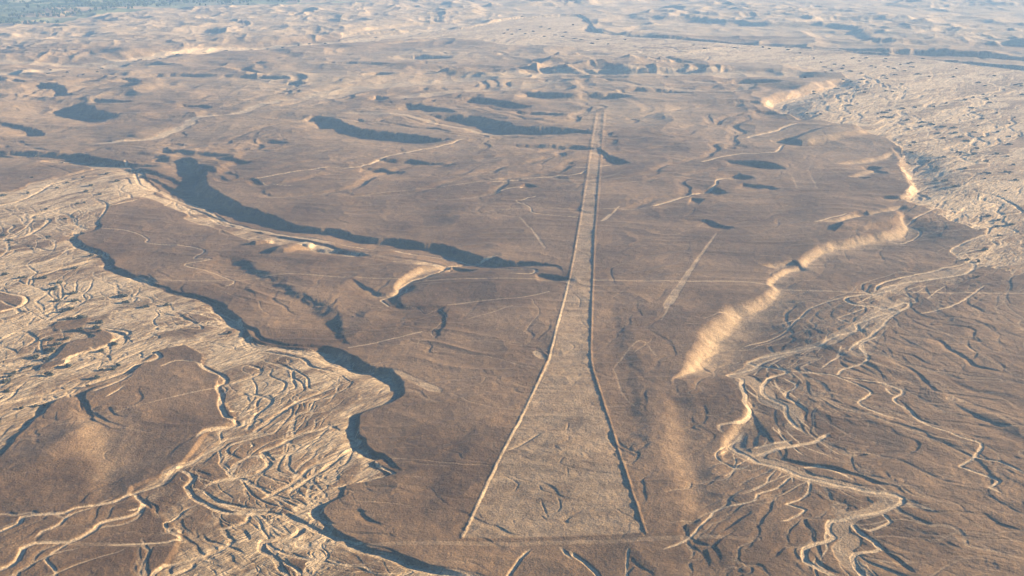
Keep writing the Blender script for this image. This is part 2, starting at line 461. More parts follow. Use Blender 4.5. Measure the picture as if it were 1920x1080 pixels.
# ---- bluffs in shade: low ground towards the viewer and the left
for args in [
    (pp('215,296,2 255,303,3 300,300,4 345,300,5 372,308,7 384,320,9 387,337,12 396,353,13 423,366,12 450,380,11 477,392,10 510,402,9 545,416,8 585,424,7 640,429,6 690,442,6 '
        '750,445,7 800,452,7 860,462,8 893,475,9 940,482,8 1007,491,6 1045,500,4 1066,520,2'), 1.8, 7),
    (pp('395,478,1.5 420,478,3 450,481,3.5 472,494,3.5 500,508,3 530,525,3.5 560,545,2.5 600,563,4 625,578,4 640,600,2 650,630,1'), 6.5, 16),
    (pp('185,400,1.4 187,412,1.4 190,427,1.8 152,440,2.2 160,458,2.2 200,472,2.2 213,495,2.5 240,512,2 300,536,1.3 333,550,1.5 383,558,2 413,571,2.8 433,585,2.8 460,610,2.6 '
        '480,624,1.8 490,636,1.8 540,645,1.8 590,649,2.5 615,648,4 640,654,4.5 665,670,4.5 700,686,4.5 737,692,4.5 753,712,4.5 757,737,4 740,754,3 700,766,1.5'), 1.5, 5),
    (pp('690,766,1.2 678,775,1.8 676,800,2 684,832,2 700,845,1.5 722,850,1.5 757,880,1.5'), 1.5, 5),
    (pp('648,907,.8 652,925,1 612,950,.6 626,985,.5 650,1000,.5 690,1015,.5 740,1035,.6 800,1052,.5 870,1068,.4 950,1090,.3'), 1.6, 6),
    (pp('107,752,1 92,762,2 86,776,1.5 66,792,.6 40,812,.3'), 1.6, 4),
    (pp('182,728,1 160,738,2.2 154,750,1.5 165,770,1 190,795,.6 230,808,.5'), 1.6, 5),
    (pp('795,214,4 830,215,7 893,217,9 940,227,9 973,237,9 1040,240,7 1123,248,3'), 1.9, 9),
    (pp('755,196,3 790,198,6 830,204,4 860,212,2'), 2, 9),
    (pp('545,226,4 590,217,7 625,222,7 660,235,7 700,243,9 760,250,8 810,258,7 860,265,3'), 2, 8),
    (pp('150,183,3 200,184,5 255,190,2'), 2, 8),
    (pp('225,311,2 265,316,4 310,325,4 345,336,2'), 2.4, 8),
    (pp('300,284,2 345,288,4 400,291,4 440,296,2'), 2.4, 8),
    (pp('262,322,2 300,334,3.5 335,345,3.5 370,352,2'), 2.6, 8),
    (pp('172,184,5 160,193,11 185,205,11 210,212,8 230,214,3'), 2, 7),
    (pp('70,160,3 110,165,7 145,178,4'), 2.2, 8),
    (pp('-30,150,4 30,152,5 60,160,2'), 2.2, 8),
    (pp('228,149,3 258,151,6 282,160,3'), 2.4, 8),
    (pp('-20,228,2 30,234,3 60,238,4 80,242,6 84,252,3'), 2.2, 8),
    (pp('420,132,3 460,128,6 492,135,3'), 2.4, 8),
    (pp('415,142,3 480,143,6 540,146,3'), 2.4, 8),
    (pp('522,159,3 555,154,6 580,158,3'), 2.4, 8),
    (pp('185,141,2 250,140,4 340,138,6 415,141,4'), 2.4, 8),
    (pp('340,196,2 370,197,4 400,201,3'), 2.4, 8),
    (pp('685,186,3 710,181,8 730,188,3'), 2.4, 8),
    (pp('720,106,3 790,104,9 860,110,3'), 2.4, 8),
    (pp('600,117,3 700,120,6 745,124,3'), 2.4, 8),
    (pp('760,128,3 840,126,6 900,132,3'), 2.4, 8),
    (pp('668,144,3 705,139,6 740,142,3'), 2.4, 8),
    (pp('968,169,4 1010,171,7 1060,178,7 1140,176,7 1200,182,3'), 2.2, 8),
    (pp('843,188,4 890,184,7 950,192,6 1005,200,4'), 2.2, 8),
    (pp('960,208,2 1010,210,4 1060,214,3'), 2.2, 8),
    (pp('1130,171,4 1190,166,6 1285,168,4'), 2.2, 8),
    (pp('1340,152,3 1380,147,7 1420,148,6 1470,152,3'), 2.2, 8),
    (pp('1490,144,3 1510,142,4 1530,144,2'), 2.2, 8),
    (pp('1415,208,2 1450,210,4 1478,216,2'), 2.2, 8),
    (pp('1380,189,2 1410,190,4 1430,193,2'), 2.2, 8),
    (pp('1440,262,2 1470,258,5 1500,262,3'), 2.2, 8),
    (pp('1560,86,4 1640,93,12 1740,94,17 1820,97,18 1920,104,20 2050,116,18'), 1.8, 5),
    (pp('1102,44,3 1112,52,6 1150,60,5 1280,70,5 1400,79,5 1560,87,6 1640,92,6'), 1.8, 5),
    (pp('-80,279,4 30,280,6 100,283,6 150,286,7 180,294,7 215,300,6 260,306,4 310,312,3'), 1.8, 8),
    (pp('365,281,2 420,280,3 465,284,2'), 2.2, 8),
    (pp('408,297,3 440,300,5 470,306,3'), 2.2, 8),
    (pp('485,262,2 510,262,4 545,268,2'), 2.2, 8),
    (pp('960,272,3 1040,272,5 1120,274,3'), 2, 8),
    (pp('708,296,4 760,298,5 860,304,2'), 2, 8),
    (pp('670,313,3 720,315,4 765,320,4'), 2, 8),
    (pp('1126,278,2 1145,290,4 1168,299,6 1182,305,2'), 2, 7),
    (pp('1355,298,3 1410,300,7 1450,305,7 1475,316,2'), 2, 7),
    (pp('1385,322,3 1400,326,6 1420,333,3'), 2, 7),
    (pp('1336,347,3 1350,352,6 1368,358,3'), 2, 7),
    (pp('1290,369,2 1305,370,4 1320,371,2'), 2, 7),
    (pp('1390,341,2 1420,344,4 1465,352,2'), 2.4, 8),
    (pp('1275,407,1.5 1330,410,2.5 1347,418,3.5 1375,426,2'), 2, 8),
    (pp('1612,310,3 1635,310,5 1658,313,2'), 2, 7),
    (pp('1600,329,2 1615,328,3 1635,331,2'), 2, 7),
    (pp('1588,398,2 1605,395,5 1625,394,3'), 2, 7),
    (pp('1650,367,2 1670,367,3 1690,370,2'), 2, 7),
    (pp('980,343,2 993,344,4 1010,349,2'), 2, 7),
    (pp('565,459,2 600,462,4 650,467,4 700,476,2'), 2, 7),
    (pp('852,489,2 870,491,4 895,497,2'), 2, 7),
    (pp('1000,511,2 1040,514,4 1070,521,2'), 2, 7),
    (pp('777,525,2 769,543,3.5 756,566,3.5 800,575,2 830,575,2 846,600,1.5 830,622,1 790,648,.6'), 5, 18),
    (pp('630,575,1.5 650,600,2 640,625,2 660,650,1'), 6, 16),
    (pp('900,800,1 870,850,1 850,900,1.3 830,950,1 820,990,.5'), 16, 20),
    (pp('1150,560,.5 1190,640,1 1215,720,1.2 1225,800,1 1220,860,.5'), 16, 16),
]:
    scarp(args[0], args[1], args[2])
# ---- bluffs in the sun: low ground to the right
for args in [
    (pp('1268,735,2 1270,700,6 1283,670,10 1300,640,11 1315,610,12 1340,590,12 1362,572,11 1400,560,9 1435,545,6 1440,520,4 1470,503,4 1495,485,6 1515,467,7 1560,452,8 '
        '1620,440,8 1665,430,9 1690,412,7 1690,398,4'), 2.4, 9, .45),
    (pp('1660,380,2 1690,366,4 1704,345,8 1692,325,8 1680,308,8 1684,295,6 1670,275,3'), 2.3, 6, .35),
    (pp('1570,230,1 1500,222,3 1450,209,7 1428,196,8 1430,185,8 1460,175,8 1500,165,8 1550,153,7 1595,146,4'), 2.6, 6, .2),
    (pp('1537,418,2 1580,405,4 1640,392,4 1695,384,3'), 2.4, 6, .4),
    (pp('1425,496,2 1450,490,4 1485,486,3'), 2.6, 6, .4),
    (pp('1560,305,2 1600,300,4 1650,290,4 1680,282,3'), 2.6, 6, .4),
    (pp('1590,330,2 1615,322,4 1640,316,3'), 2.6, 6, .4),
    (pp('1352,860,1 1350,820,3 1368,796,3.5 1390,780,3.5 1398,760,3 1402,735,2'), 3.0, 8, .35),
    (pp('650,520,1 720,545,3 745,525,4 780,503,5 830,490,4 850,488,2'), 2.4, 6, .4),
    (pp('700,86,3 760,78,5 830,70,4'), 2.4, 6, .3),
    (pp('90,158,2 150,150,5 200,144,4'), 2.4, 6, .3),
    (pp('165,960,.5 160,920,2 150,880,3 135,840,3.5 128,800,3 135,765,1'), 9.0, 12, .2),
    (pp('1268,1010,.5 1262,940,2 1250,880,2.5 1240,820,2.5 1238,770,2 1250,730,1'), 9.0, 12, .15),
]:
    scarp(args[0], args[1], args[2], sand=args[3], gul=.06)

# ---------------------------------------------------------------- 2. channels traced from the photograph
CH = [
    ('j', '1920,110 1830,150 1730,190 1690,240 1640,280 1560,330 1470,370', 6), ('j', '1900,-60 1700,0 1560,70 1470,100 1510,150 1500,190 1400,240 1250,260 1150,300', 7),
    ('j', '1500,0 1290,30 1210,90 1130,130 1060,180 980,210 920,280 860,310 740,345 660,400 560,420 430,440 370,470 250,480 130,490 115,530 0,580 -150,640', 6),
    ('j', '740,345 810,400 790,450 700,480 580,510 520,560 460,600 380,630 200,640 130,670 100,740 0,790 -200,850', 6.5),
    ('j', '400,480 350,530 250,570 200,610', 4), ('j', '830,420 760,440 720,450', 4),
    ('j', '980,210 1100,250 1050,300 1080,360 1150,400 1260,440 1400,440 1560,450 1690,520 1650,570 1490,600 1470,640 1540,700 1560,750 1610,790 1640,830', 8),
    ('j', '1640,600 1800,560 1900,590', 7), ('j', '1220,540 1260,570 1310,600 1230,660 1100,700 920,740 860,800 850,860', 5),
    ('j', '1090,710 1080,750 980,790 880,830', 5), ('j', '1400,440 1400,490 1310,520 1220,540', 5), ('j', '1120,400 1040,430 990,480 920,510 960,570 1020,600 950,620 600,640', 3.5),
    ('j', '400,630 300,690 250,730 320,800 300,860', 3), ('j', '1130,320 1230,380 1390,415 1560,425', 4), ('j', '1480,600 1560,650 1700,690 1920,730', 4),
    ('j', '1790,390 1740,440 1800,480 1880,520', 5), ('j', '1690,340 1770,380 1800,400', 4), ('j', '1400,50 1420,70 1400,80', 3),
    ('k', '0,590 80,640 270,690 430,745 640,780 840,820', 7), ('k', '430,745 340,780 300,830', 6), ('j', '1560,450 1640,470 1800,540 1920,600', 9),
    ('k', '-40,300 0,290 200,240 300,225 200,180 195,150', 4), ('k', '-300,340 0,120 80,70 100,30 30,0', 6),
    ('g', '1910,550 1730,610 1600,680 1500,760 1400,820', 7), ('g', '1100,420 1200,470 1270,520 1230,560 1250,600 1240,660 1260,720 1320,770 1160,800 1100,850', 8),
    ('g', '1470,470 1450,490 1300,540', 5), ('g', '1380,430 1470,460 1480,480', 4), ('g', '1400,590 1520,630 1450,700 1380,800', 6),
    ('g', '0,140 120,100 150,60 60,30 -100,0', 5), ('g', '120,340 210,290 140,250 130,230 400,170 700,130 850,100', 6), ('g', '-50,320 100,250 300,200', 5),
    ('g', '-100,680 0,660 200,610 440,560 640,500 720,470 780,430 900,390 870,360 1000,330 1200,290 1390,270', 8), ('g', '520,590 650,540 740,490', 5),
    ('g', '100,800 160,760 230,700 260,670', 6), ('g', '900,450 1000,410 1100,420', 3), ('g', '600,620 700,560', 3),
    ('g', '1390,270 1420,330 1600,350 1800,400 1920,450', 8), ('g', '1300,350 1500,360 1700,400 1750,440 1920,480', 6),
    ('g', '350,420 400,390 600,330 640,300 720,260 690,240 560,230', 5), ('g', '0,80 100,110 130,60 0,20', 4), ('g', '-50,210 100,190 300,130 450,60', 4),
    ('g', '500,340 600,380 620,420', 4), ('g', '0,460 200,440 340,400', 6), ('g', '900,140 1080,190 1140,230 1000,220', 4),
    ('d', '-100,380 0,350 160,300 300,220 480,180 640,170 760,150', 8), ('d', '-100,290 0,275 200,250 480,190', 6), ('d', '80,540 200,490 270,430 180,410 300,370 380,350', 7),
    ('d', '200,750 380,690 560,640', 7), ('d', '600,350 780,300', 6), ('d', '0,620 150,580 300,600', 5), ('d', '300,380 400,400 430,450 500,480', 5), ('d', '520,300 600,340 560,420', 5),
    ('d', '700,90 760,150 780,210 880,240', 7), ('d', '0,540 100,500 200,420', 5),
    ('d', '880,240 1000,280 1100,310 1180,350 1260,400 1300,420 1450,460 1700,510 1900,550', 7), ('e', '0,555 60,560 300,580 640,620 900,670 1080,700 1080,720 930,720', 5),
    ('d', '920,330 980,290 1000,330 1140,360', 4), ('d', '1020,410 1180,390 1240,430 1450,470', 4), ('d', '1070,370 1130,355 1180,360', 4),
    ('d', '530,470 740,490 830,530 830,550 1050,570 1150,600 1090,640 1190,650 1040,680 1200,720 1320,775 1240,810', 3),
    ('e', '900,620 640,650 580,670 540,700 420,740 350,780 310,810', 7), ('h', '370,-20 360,0 230,45 270,100', 4),
    ('e', '700,-30 600,5 500,25 390,45 260,70 120,120 0,135', 9), ('d', '1920,135 1850,130 1600,170 1430,200', 7), ('d', '1480,220 1500,230 1640,240', 2),
    ('e', '1560,100 1440,125 1310,130', 4), ('e', '830,205 980,195 1130,180 1320,165 1380,140', 5), ('e', '870,270 940,245 1040,235', 4), ('e', '980,315 1100,285', 4),
    ('e', '980,315 1060,350 1080,380 1160,390 1350,410', 2.5), ('f', '-180,345 0,295 170,230 200,190 340,175', 7), ('f', '100,95 300,50 520,40 560,0', 9),
    ('c', '350,770 500,740 620,700 760,690', 14), ('f', '1080,820 1130,770 1300,730 1500,690 1600,660', 6),
    ('f', '1100,820 1250,770 1400,750 1600,720 1640,680 1600,650 1620,640 1740,620 1900,600', 8),
    ('f', '1540,620 1510,590 1600,545 1750,500 1880,490 1800,460 1740,450 1720,430 1790,400 1900,380 1830,320 1740,280 1560,250', 8),
    ('f', '740,440 800,430 930,390', 4), ('f', '1260,440 1400,370 1440,340 1300,320', 5), ('f', '1150,515 1250,525 1340,470 1240,440', 4),
    ('i', '1240,-30 1180,0 1100,20 930,45 960,80 1080,100 1150,110 1190,90 1280,70 1250,110 1100,150 970,190 980,220 830,270 780,300 560,330 400,360 370,380 410,410 260,470 330,510 340,560 350,640 380,680 350,740 210,770 230,810', 7.5),
    ('i', '600,330 500,370 410,410 500,420 590,460 480,500 440,560 470,610 570,660 580,720 630,770 680,820', 7), ('i', '1100,260 1000,310 1040,380 1020,420 900,450 870,490', 5),
    ('i', '1250,110 1150,180 1080,250 1000,290 940,340 960,350', 6), ('i', '870,490 1050,520 1200,550 1240,580 1190,630 1280,690 1350,750 1450,800 1530,830', 5),
    ('i', '520,400 600,450 830,480 900,510 1060,580 990,650 1100,700 1230,740', 4), ('i', '340,280 540,220 640,150 720,90 920,40', 3.5), ('i', '550,160 640,140 700,120', 3),
    ('i', '870,150 1050,100', 4), ('i', '870,150 960,190', 4), ('i', '1250,20 1320,70 1240,80', 4), ('i', '1700,-20 1590,60 1480,110 1330,140', 3.5),
    ('i', '1140,550 1180,590 1230,610', 4), ('i', '780,440 840,400 920,350', 3), ('i', '560,500 640,540 580,600 700,690', 4),
    ('l', '350,-20 330,30 270,60 380,140 420,170 560,210 700,260 900,310 1100,345 1190,360 1240,400 1120,450 920,490 840,500 830,560 860,590 800,620 690,650 700,730 800,790 900,830', 7.5),
    ('l', '820,0 740,50 600,80 490,110 400,140', 8), ('l', '620,50 400,90', 5), ('l', '940,510 1000,560 1080,620 1100,660 980,690 950,720 980,780 1040,830', 7),
    ('l', '1100,460 1170,510 1060,560 1000,540', 4), ('l', '660,200 760,190 880,230 960,280', 4),
    ('l', '700,260 710,320 660,380 590,410 690,440 600,500 550,510', 3), ('l', '620,240 540,310 420,350 400,390 200,420 140,480 20,600 -100,650', 3),
    ('l', '1470,0 1570,40 1690,80 1620,160 1570,200 1680,240 1780,280 1720,320 1800,360', 4.5), ('l', '1690,80 1660,150 1780,180 1920,240', 4), ('l', '250,70 190,130 290,200 380,190', 2),
    ('k', '1120,0 1000,70 920,105', 3), ('k', '1060,640 990,720 920,820', 4), ('k', '1230,630 1290,700', 4), ('k', '1290,650 1400,740 1480,830', 5), ('k', '1620,640 1600,740 1610,830', 2),
]
for t, s, w in [('i', '1240,-30 1180,0 1100,30 1150,90 1050,160 970,200 880,260 780,300 560,335 410,375 380,410 320,470 380,520 440,560 470,620 600,680 640,740 600,800', 13),
                ('l', '350,-20 330,30 290,60 390,140 560,205 700,255 900,310 1100,350 1180,385 1100,440 930,490 880,540 960,600 900,660 940,720 980,780 1040,830', 11),
                ('f', '1900,440 1780,500 1640,560 1560,600 1640,660 1600,700 1400,735 1240,780 1150,840', 13), ('l', '600,60 450,110 390,140', 9),
                ('i', '1280,40 1200,100 1120,190 1060,250', 8), ('k', '0,590 80,640 270,690 430,745 640,780 840,820', 5), ('g', '1390,270 1420,330 1600,350 1800,400 1930,450', 9),
                ('j', '1500,-10 1290,40 1210,90 1090,170 980,215 920,275 800,330', 7), ('d', '850,215 1000,285 1180,360 1300,430 1700,515 1900,560', 9)]:
    channel(tp(t, s), w * 1.25, dep=.7, sed=.42, bank=2.5, flow=False)
for t, s, w in CH:
    channel(tp(t, s), w * .45, dep=0.3 + 0.10 * w, sed=0.85, bank=1.1 + .1 * w)
RILL = [
    ('k', '1260,0 1280,40 1210,70 1260,120 1220,170 1350,210 1560,240'), ('k', '930,230 1000,260 1100,290 1110,320 1210,360 1210,440 1110,460 1150,500'), ('k', '910,230 1000,280 940,330'),
    ('k', '240,130 500,160 730,180 850,190'), ('h', '500,350 850,390 1020,440 1120,465 1300,500'), ('h', '620,590 700,630 860,670 1020,685 1300,720'), ('h', '600,180 540,120 470,150 430,110 350,100'),
    ('h', '440,330 450,300 540,280 510,240 600,180'), ('h', '1060,60 1110,130 1080,190 1030,250'), ('h', '570,520 800,500 790,540 620,590'), ('h', '1250,290 1310,330 1240,380'), ('h', '1270,740 1260,790 1230,810'),
    ('h', '1300,30 1340,60 1320,110'), ('h', '1350,180 1380,240'), ('k', '1110,370 1150,470'), ('k', '960,470 970,510'), ('k', '900,400 950,420 1010,440'), ('k', '1520,420 1600,460 1690,500 1690,590'),
    ('k', '0,380 200,390 400,410'), ('k', '770,450 800,480'), ('d', '1230,470 1250,500 1420,515'), ('d', '0,360 80,390 20,370'), ('j', '680,60 590,110 600,150 660,180'),
    ('g', '470,650 530,700 600,750 700,790 900,820'), ('g', '1230,10 1360,70 1460,80 1480,130 1560,170'), ('f', '400,620 600,640 700,700'), ('f', '900,570 930,640'),
    ('i', '740,190 790,240'), ('i', '0,700 200,730'), ('k', '1440,140 1560,180'), ('k', '1260,180 1280,250'), ('h', '1640,370 1750,290'), ('h', '1510,60 1600,10'),
]
for t, s in RILL:
    channel(tp(t, s), 0.5, dep=0.27, sed=0.32, wig=2.2, bank=1.1)
# long low cut banks of the fan, shaded on the side that faces away from the sun
for t, s, dp in [
    ('i', '1150,240 1300,270 1440,290 1500,340 1590,390 1640,430 1750,460 1860,490 1890,520', 1.5), ('i', '1130,310 1160,350 1180,400 1240,430 1330,480 1400,560 1460,590 1600,610 1750,630 1860,650 1900,690', 1.3),
    ('i', '1360,140 1420,180 1390,205 1520,205 1650,235 1630,280 1700,310 1800,340', 1.0), ('i', '1620,40 1600,80 1660,110 1720,140 1900,165', 1.2), ('i', '1480,120 1600,150 1700,170 1800,220', .7),
    ('i', '550,500 650,520 580,600 640,650 700,690 690,740 760,790 840,820', 1.5), ('i', '900,510 1000,520 1150,540 1240,550 1250,580', 1.4), ('i', '1200,620 1280,680 1350,740 1500,790', 1.3),
    ('i', '1370,740 1600,760 1750,780 1830,810', 1.0), ('i', '1250,600 1400,640 1660,650', .8), ('i', '600,470 760,470 880,500', 1.0), ('i', '920,470 1000,480 1100,490 1180,530', .8),
    ('l', '500,120 540,150 700,190 830,200 900,220 1020,250 1100,290 1200,310 1290,390', 2.2), ('l', '1250,405 1350,440 1450,460 1600,460 1700,490', 1.3), ('l', '1700,510 1850,540 1920,580', 1.0),
    ('l', '1190,430 1200,500', .8), ('l', '740,680 760,730 850,790 900,810', 1.2), ('l', '1110,640 1160,690 1230,740 1310,810', 1.4), ('l', '1530,0 1640,30 1750,50', 1.0),
    ('l', '1320,10 1420,60 1600,110', .9), ('l', '1840,130 1920,170', .9), ('l', '1200,150 1260,130 1330,80 1230,30', .9), ('l', '1500,710 1700,700 1850,730', .7), ('l', '1400,630 1500,650', .6),
    ('i', '680,550 900,600 1000,620', .7), ('i', '640,600 800,640 960,690 1200,740', .7), ('i', '700,700 900,720 1100,770', .8), ('i', '720,640 760,680', .5), ('i', '1180,360 1300,380 1420,440', .9),
    ('i', '1000,560 1060,590 1180,600', .8), ('i', '340,560 350,620 400,650 370,690', .9), ('i', '700,180 740,200 790,240', 1.0), ('l', '330,30 320,60', 1.0), ('l', '700,280 715,330 670,380', .6),
    ('l', '540,320 560,340 430,390', .5), ('l', '740,190 930,230 980,300', .7), ('i', '1540,130 1700,210 1900,280', .5), ('l', '1450,300 1600,330 1900,380', .5),
    ('j', '740,360 830,395 835,440', 1.6), ('j', '1060,200 1190,240', .9), ('j', '1280,70 1300,120 1400,160', .9), ('j', '1480,95 1540,160', 1.2), ('j', '1130,320 1230,380 1390,415 1560,425', 1.5),
    ('j', '1790,390 1810,450 1880,520', 1.6), ('j', '1370,530 1410,600', 1.0), ('j', '980,570 1030,600', .8), ('j', '1600,650 1700,690 1920,730', 1.1), ('j', '1700,210 1740,280', 1.0),
    ('k', '110,110 230,135', 1.3), ('k', '0,550 120,560 270,575 290,600', 1.0), ('k', '280,690 430,740 640,770 800,800', .7), ('k', '0,425 100,430 120,460 220,510', 1.2), ('k', '0,730 200,780 300,800', .9),
    ('g', '980,140 1090,190 1140,230', 1.2), ('g', '1340,580 1400,610', 1.0), ('g', '1380,430 1470,460 1460,490', 1.1), ('g', '1490,590 1530,630 1450,700', 1.1), ('g', '130,240 200,270 215,290', 1.0), ('g', '240,370 300,400', 1.0),
    ('g', '560,230 690,260 710,290 690,330', 1.6), ('g', '60,30 140,50 160,80', 1.2), ('g', '1150,340 1210,360', 1.0), ('g', '460,650 530,710 600,750 700,790', .8), ('g', '0,330 80,350 90,380', .9), ('g', '1830,750 1920,790', 1.2),
    ('d', '520,300 600,340 620,350', 1.0), ('d', '670,180 720,190 740,225', 1.2), ('d', '310,380 390,400 410,440 480,470', 1.4), ('d', '200,100 380,150 390,170', .8), ('d', '0,550 150,570 200,620', .9), ('d', '300,470 360,490', .8),
    ('d', '20,360 80,385', .8), ('d', '980,300 1000,320 1150,330', .9), ('d', '1060,420 1200,435', .9), ('d', '1230,470 1280,500 1400,515', .8), ('d', '820,740 900,790', 1.0)]:
    P = smooth_line([gp(x, y) for x, y in tp(t, s)], 5.0, 1.5, 18.0, 5)
    note_flow(P)
    channel_world(P, 0.4 + .3 * dp, dp * .75, .15, 1.2 + .4 * dp, .3, 4.5)
# wide pale valley floors further off
for pts, w, dep, sed in [
    (pp('560,190 640,174 740,158 850,147 940,141 1100,137 1280,136 1400,140 1520,138'), 60, 4, .62), (pp('740,187 900,168 980,160 1050,150'), 34, 2, .55),
    (pp('640,174 505,193 450,210 373,220 350,234 310,247 285,257 170,270'), 16, 1.4, .75), (pp('-60,150 27,140 110,133 200,123 253,113 367,97 500,88 640,79'), 40, 3, .9),
    (pp('640,79 740,67 793,57 923,37'), 40, 3, .9), (pp('1280,150 1400,160 1330,170 1180,160'), 26, 2, .5), (pp('640,213 760,217 860,231 900,240 985,245'), 12, 1, .6),
    (pp('1140,175 1200,195 1210,210 1120,225'), 9, 1, .4), (pp('0,120 80,120 160,120 250,112'), 30, 2, .7),
    (pp('920,34 1050,18 1200,8 1300,4'), 60, 2, .7), (pp('1500,44 1560,40 1700,40'), 60, 3, .7), (pp('1280,60 1500,62 1600,72'), 90, 1, .5),
]:
    channel(pts, w, dep=dep, sed=sed, bank=max(12, w * .5), wig=w * .3)

# guides for the run of the rills where nothing is cut by hand
GUIDES = [('i', '1150,240 1440,290 1640,400 1900,510'), ('i', '1130,310 1250,430 1450,600 1900,680'), ('i', '1360,140 1640,230 1920,380'), ('l', '1250,400 1600,460 1900,570'),
          ('l', '1000,100 1400,300 1900,450'), ('l', '1180,500 1500,540 1920,700'), ('l', '1150,650 1500,680 1900,800'), ('i', '700,640 1000,760 1500,860'), ('i', '1480,120 1920,200'),
          ('c', '1000,450 600,600'), ('c', '1900,500 1300,700'), ('f', '1900,100 1400,200'), ('c', '1900,350 1300,300 600,280 0,220'), ('f', '1900,300 1500,400'),
          ('d', '0,700 600,500 900,250'), ('g', '0,600 700,400 1300,250'), ('j', '1300,100 1900,-200'), ('j', '1300,400 1700,700 1800,900'), ('d', '0,30 500,80 900,150'),
          ('h', '0,300 1000,200'), ('e', '0,300 1400,100'), ('k', '100,400 800,450'), ('k', '0,900 900,700'), ('j', '0,500 800,300'), ('l', '0,600 500,250'), ('f', '0,600 900,200'), ('a', '0,700 1900,600')]
for t, s in GUIDES:
    P = smooth_line([gp(x, y) for x, y in tp(t, s)], 12.0)
    note_flow(P)
    note_flow(P)
FL = np.array(FLOW)


def flow_angle(x, y):
    d2 = (x[:, None] - FL[None, :, 0]) ** 2 + (y[:, None] - FL[None, :, 1]) ** 2
    s = 28.0 + 0.02 * np.hypot(x, y)
    w = np.exp(-d2 / (2 * s[:, None] ** 2)) + 1e-3 * 900.0 / (d2 + 900.0)
    c = (w * np.cos(2 * FL[None, :, 2])).sum(1)
    q = (w * np.sin(2 * FL[None, :, 2])).sum(1)
    return 0.5 * np.arctan2(q, c)


def rills(pts_poly, n, L, w, dep, sed, seed, mea=0.8, lam=36.0, step=4.0, jit=0.35, bank=None, west=1.0, down=-123, layers=2):
    """water-cut threads that follow the run of the land, part and rejoin"""
    rs = np.random.RandomState(seed)
    P = np.array([gp(x, y) for x, y in pts_poly])
    X, Y = [], []
    n2 = len(P)
    while len(X) < n:
        # spread evenly over the picture's share of the ground, not the map's
        px = rs.uniform(min(p[0] for p in pts_poly), max(p[0] for p in pts_poly))
        py = rs.uniform(min(p[1] for p in pts_poly), max(p[1] for p in pts_poly))
        ins = False
        for k in range(n2):
            (x1, y1), (x2, y2) = pts_poly[k], pts_poly[(k + 1) % n2]
            if (py < y1) != (py < y2) and px < (x2 - x1) * (py - y1) / (y2 - y1) + x1:
                ins = not ins
        if ins:
            gx, gy = gp(px, py)
            X.append(gx)
            Y.append(gy)
    X = np.array(X)
    Y = np.array(Y)
    size = np.clip(np.hypot(X, Y) / 1000.0, 0.8, 3.0)      # further threads are sampled coarser
    pot = rs.randint(0, layers, n) * 17 + seed              # threads share one of a few beds, so they join and rejoin
    ph = rs.uniform(-1, 1, n) * jit
    dvx, dvy = math.cos(R(down)), math.sin(R(down))
    x, y = X.copy(), Y.copy()
    store = [np.stack([x, y], 1)]
    pvx, pvy = np.full(n, dvx), np.full(n, dvy)

    def bed(x, y):
        o = pot * 37.7
        return (vnoise(x / lam + o, y / lam, 50) + 0.5 * vnoise(x / lam * 2.3 + o, y / lam * 2.3, 57) + .22 * vnoise(x / lam * 5.5 + o, y / lam * 5.5, 58)) * lam
    for it in range(int(L / step)):
        th = flow_angle(x, y)
        fx, fy = np.cos(th), np.sin(th)
        q = np.sign(fx * dvx + fy * dvy)
        q[q == 0] = 1
        fx, fy = fx * q, fy * q
        e = 1.5
        b0 = bed(x, y)
        gx_ = (bed(x + e, y) - b0) / e
        gy_ = (bed(x, y + e) - b0) / e
        vx = fx - mea * gx_ + .25 * ph * -fy
        vy = fy - mea * gy_ + .25 * ph * fx
        m = np.hypot(vx, vy) + 1e-6
        # some inertia: bends stay rounded
        vx, vy = 0.55 * pvx + 0.45 * vx / m, 0.55 * pvy + 0.45 * vy / m
        m = np.hypot(vx, vy) + 1e-6
        pvx, pvy = vx / m, vy / m
        x = x + pvx * step * size
        y = y + pvy * step * size
        store.append(np.stack([x, y], 1))
    for k in range(n):
        m = max(4, int(len(store) * rs.uniform(0.35, 1.0)))
        S = np.array([a_[k] for a_ in store[:m]])
        ww = rs.uniform(*w) * (0.6 + 0.4 * size[k])
        channel_world(S, ww, rs.uniform(*dep), rs.uniform(*sed), bank, 0.25, west)


def only_in(mask_cls, fn):
    """run fn but keep its cuts inside one class of ground"""
    global CARVE, SED
    c0, s0 = CARVE.copy(), SED.copy()
    fn()
    keep = CLS == mask_cls
    CARVE = np.where(keep, CARVE, c0)
    SED = np.where(keep, SED, s0)


def rilled_left():
    up = pp('-100,350 300,330 300,370 200,400 160,440 210,500 300,540 440,590 480,640 400,680 300,660 150,740 -100,860')
    lo = pp('370,640 640,655 750,700 740,750 680,780 720,860 640,910 620,960 800,1050 900,1080 280,1085 420,1000 340,890 440,790 400,700')
    rills(up, 170, 260, (0.6, 2.2), (0.25, .7), (.7, 1.0), 101, bank=1.2, mea=.32, lam=60, layers=3)
    rills(up, 260, 90, (0.3, .8), (0.15, .4), (.4, .85), 111, bank=1.0, mea=.32, lam=26, layers=3)
    rills(lo, 90, 240, (0.5, 2.0), (0.25, .7), (.6, .95), 102, bank=1.2, mea=.32, lam=55, layers=3)
    rills(lo, 170, 80, (0.3, .8), (0.15, .35), (.3, .7), 112, bank=.9, mea=.32, lam=24, layers=3)


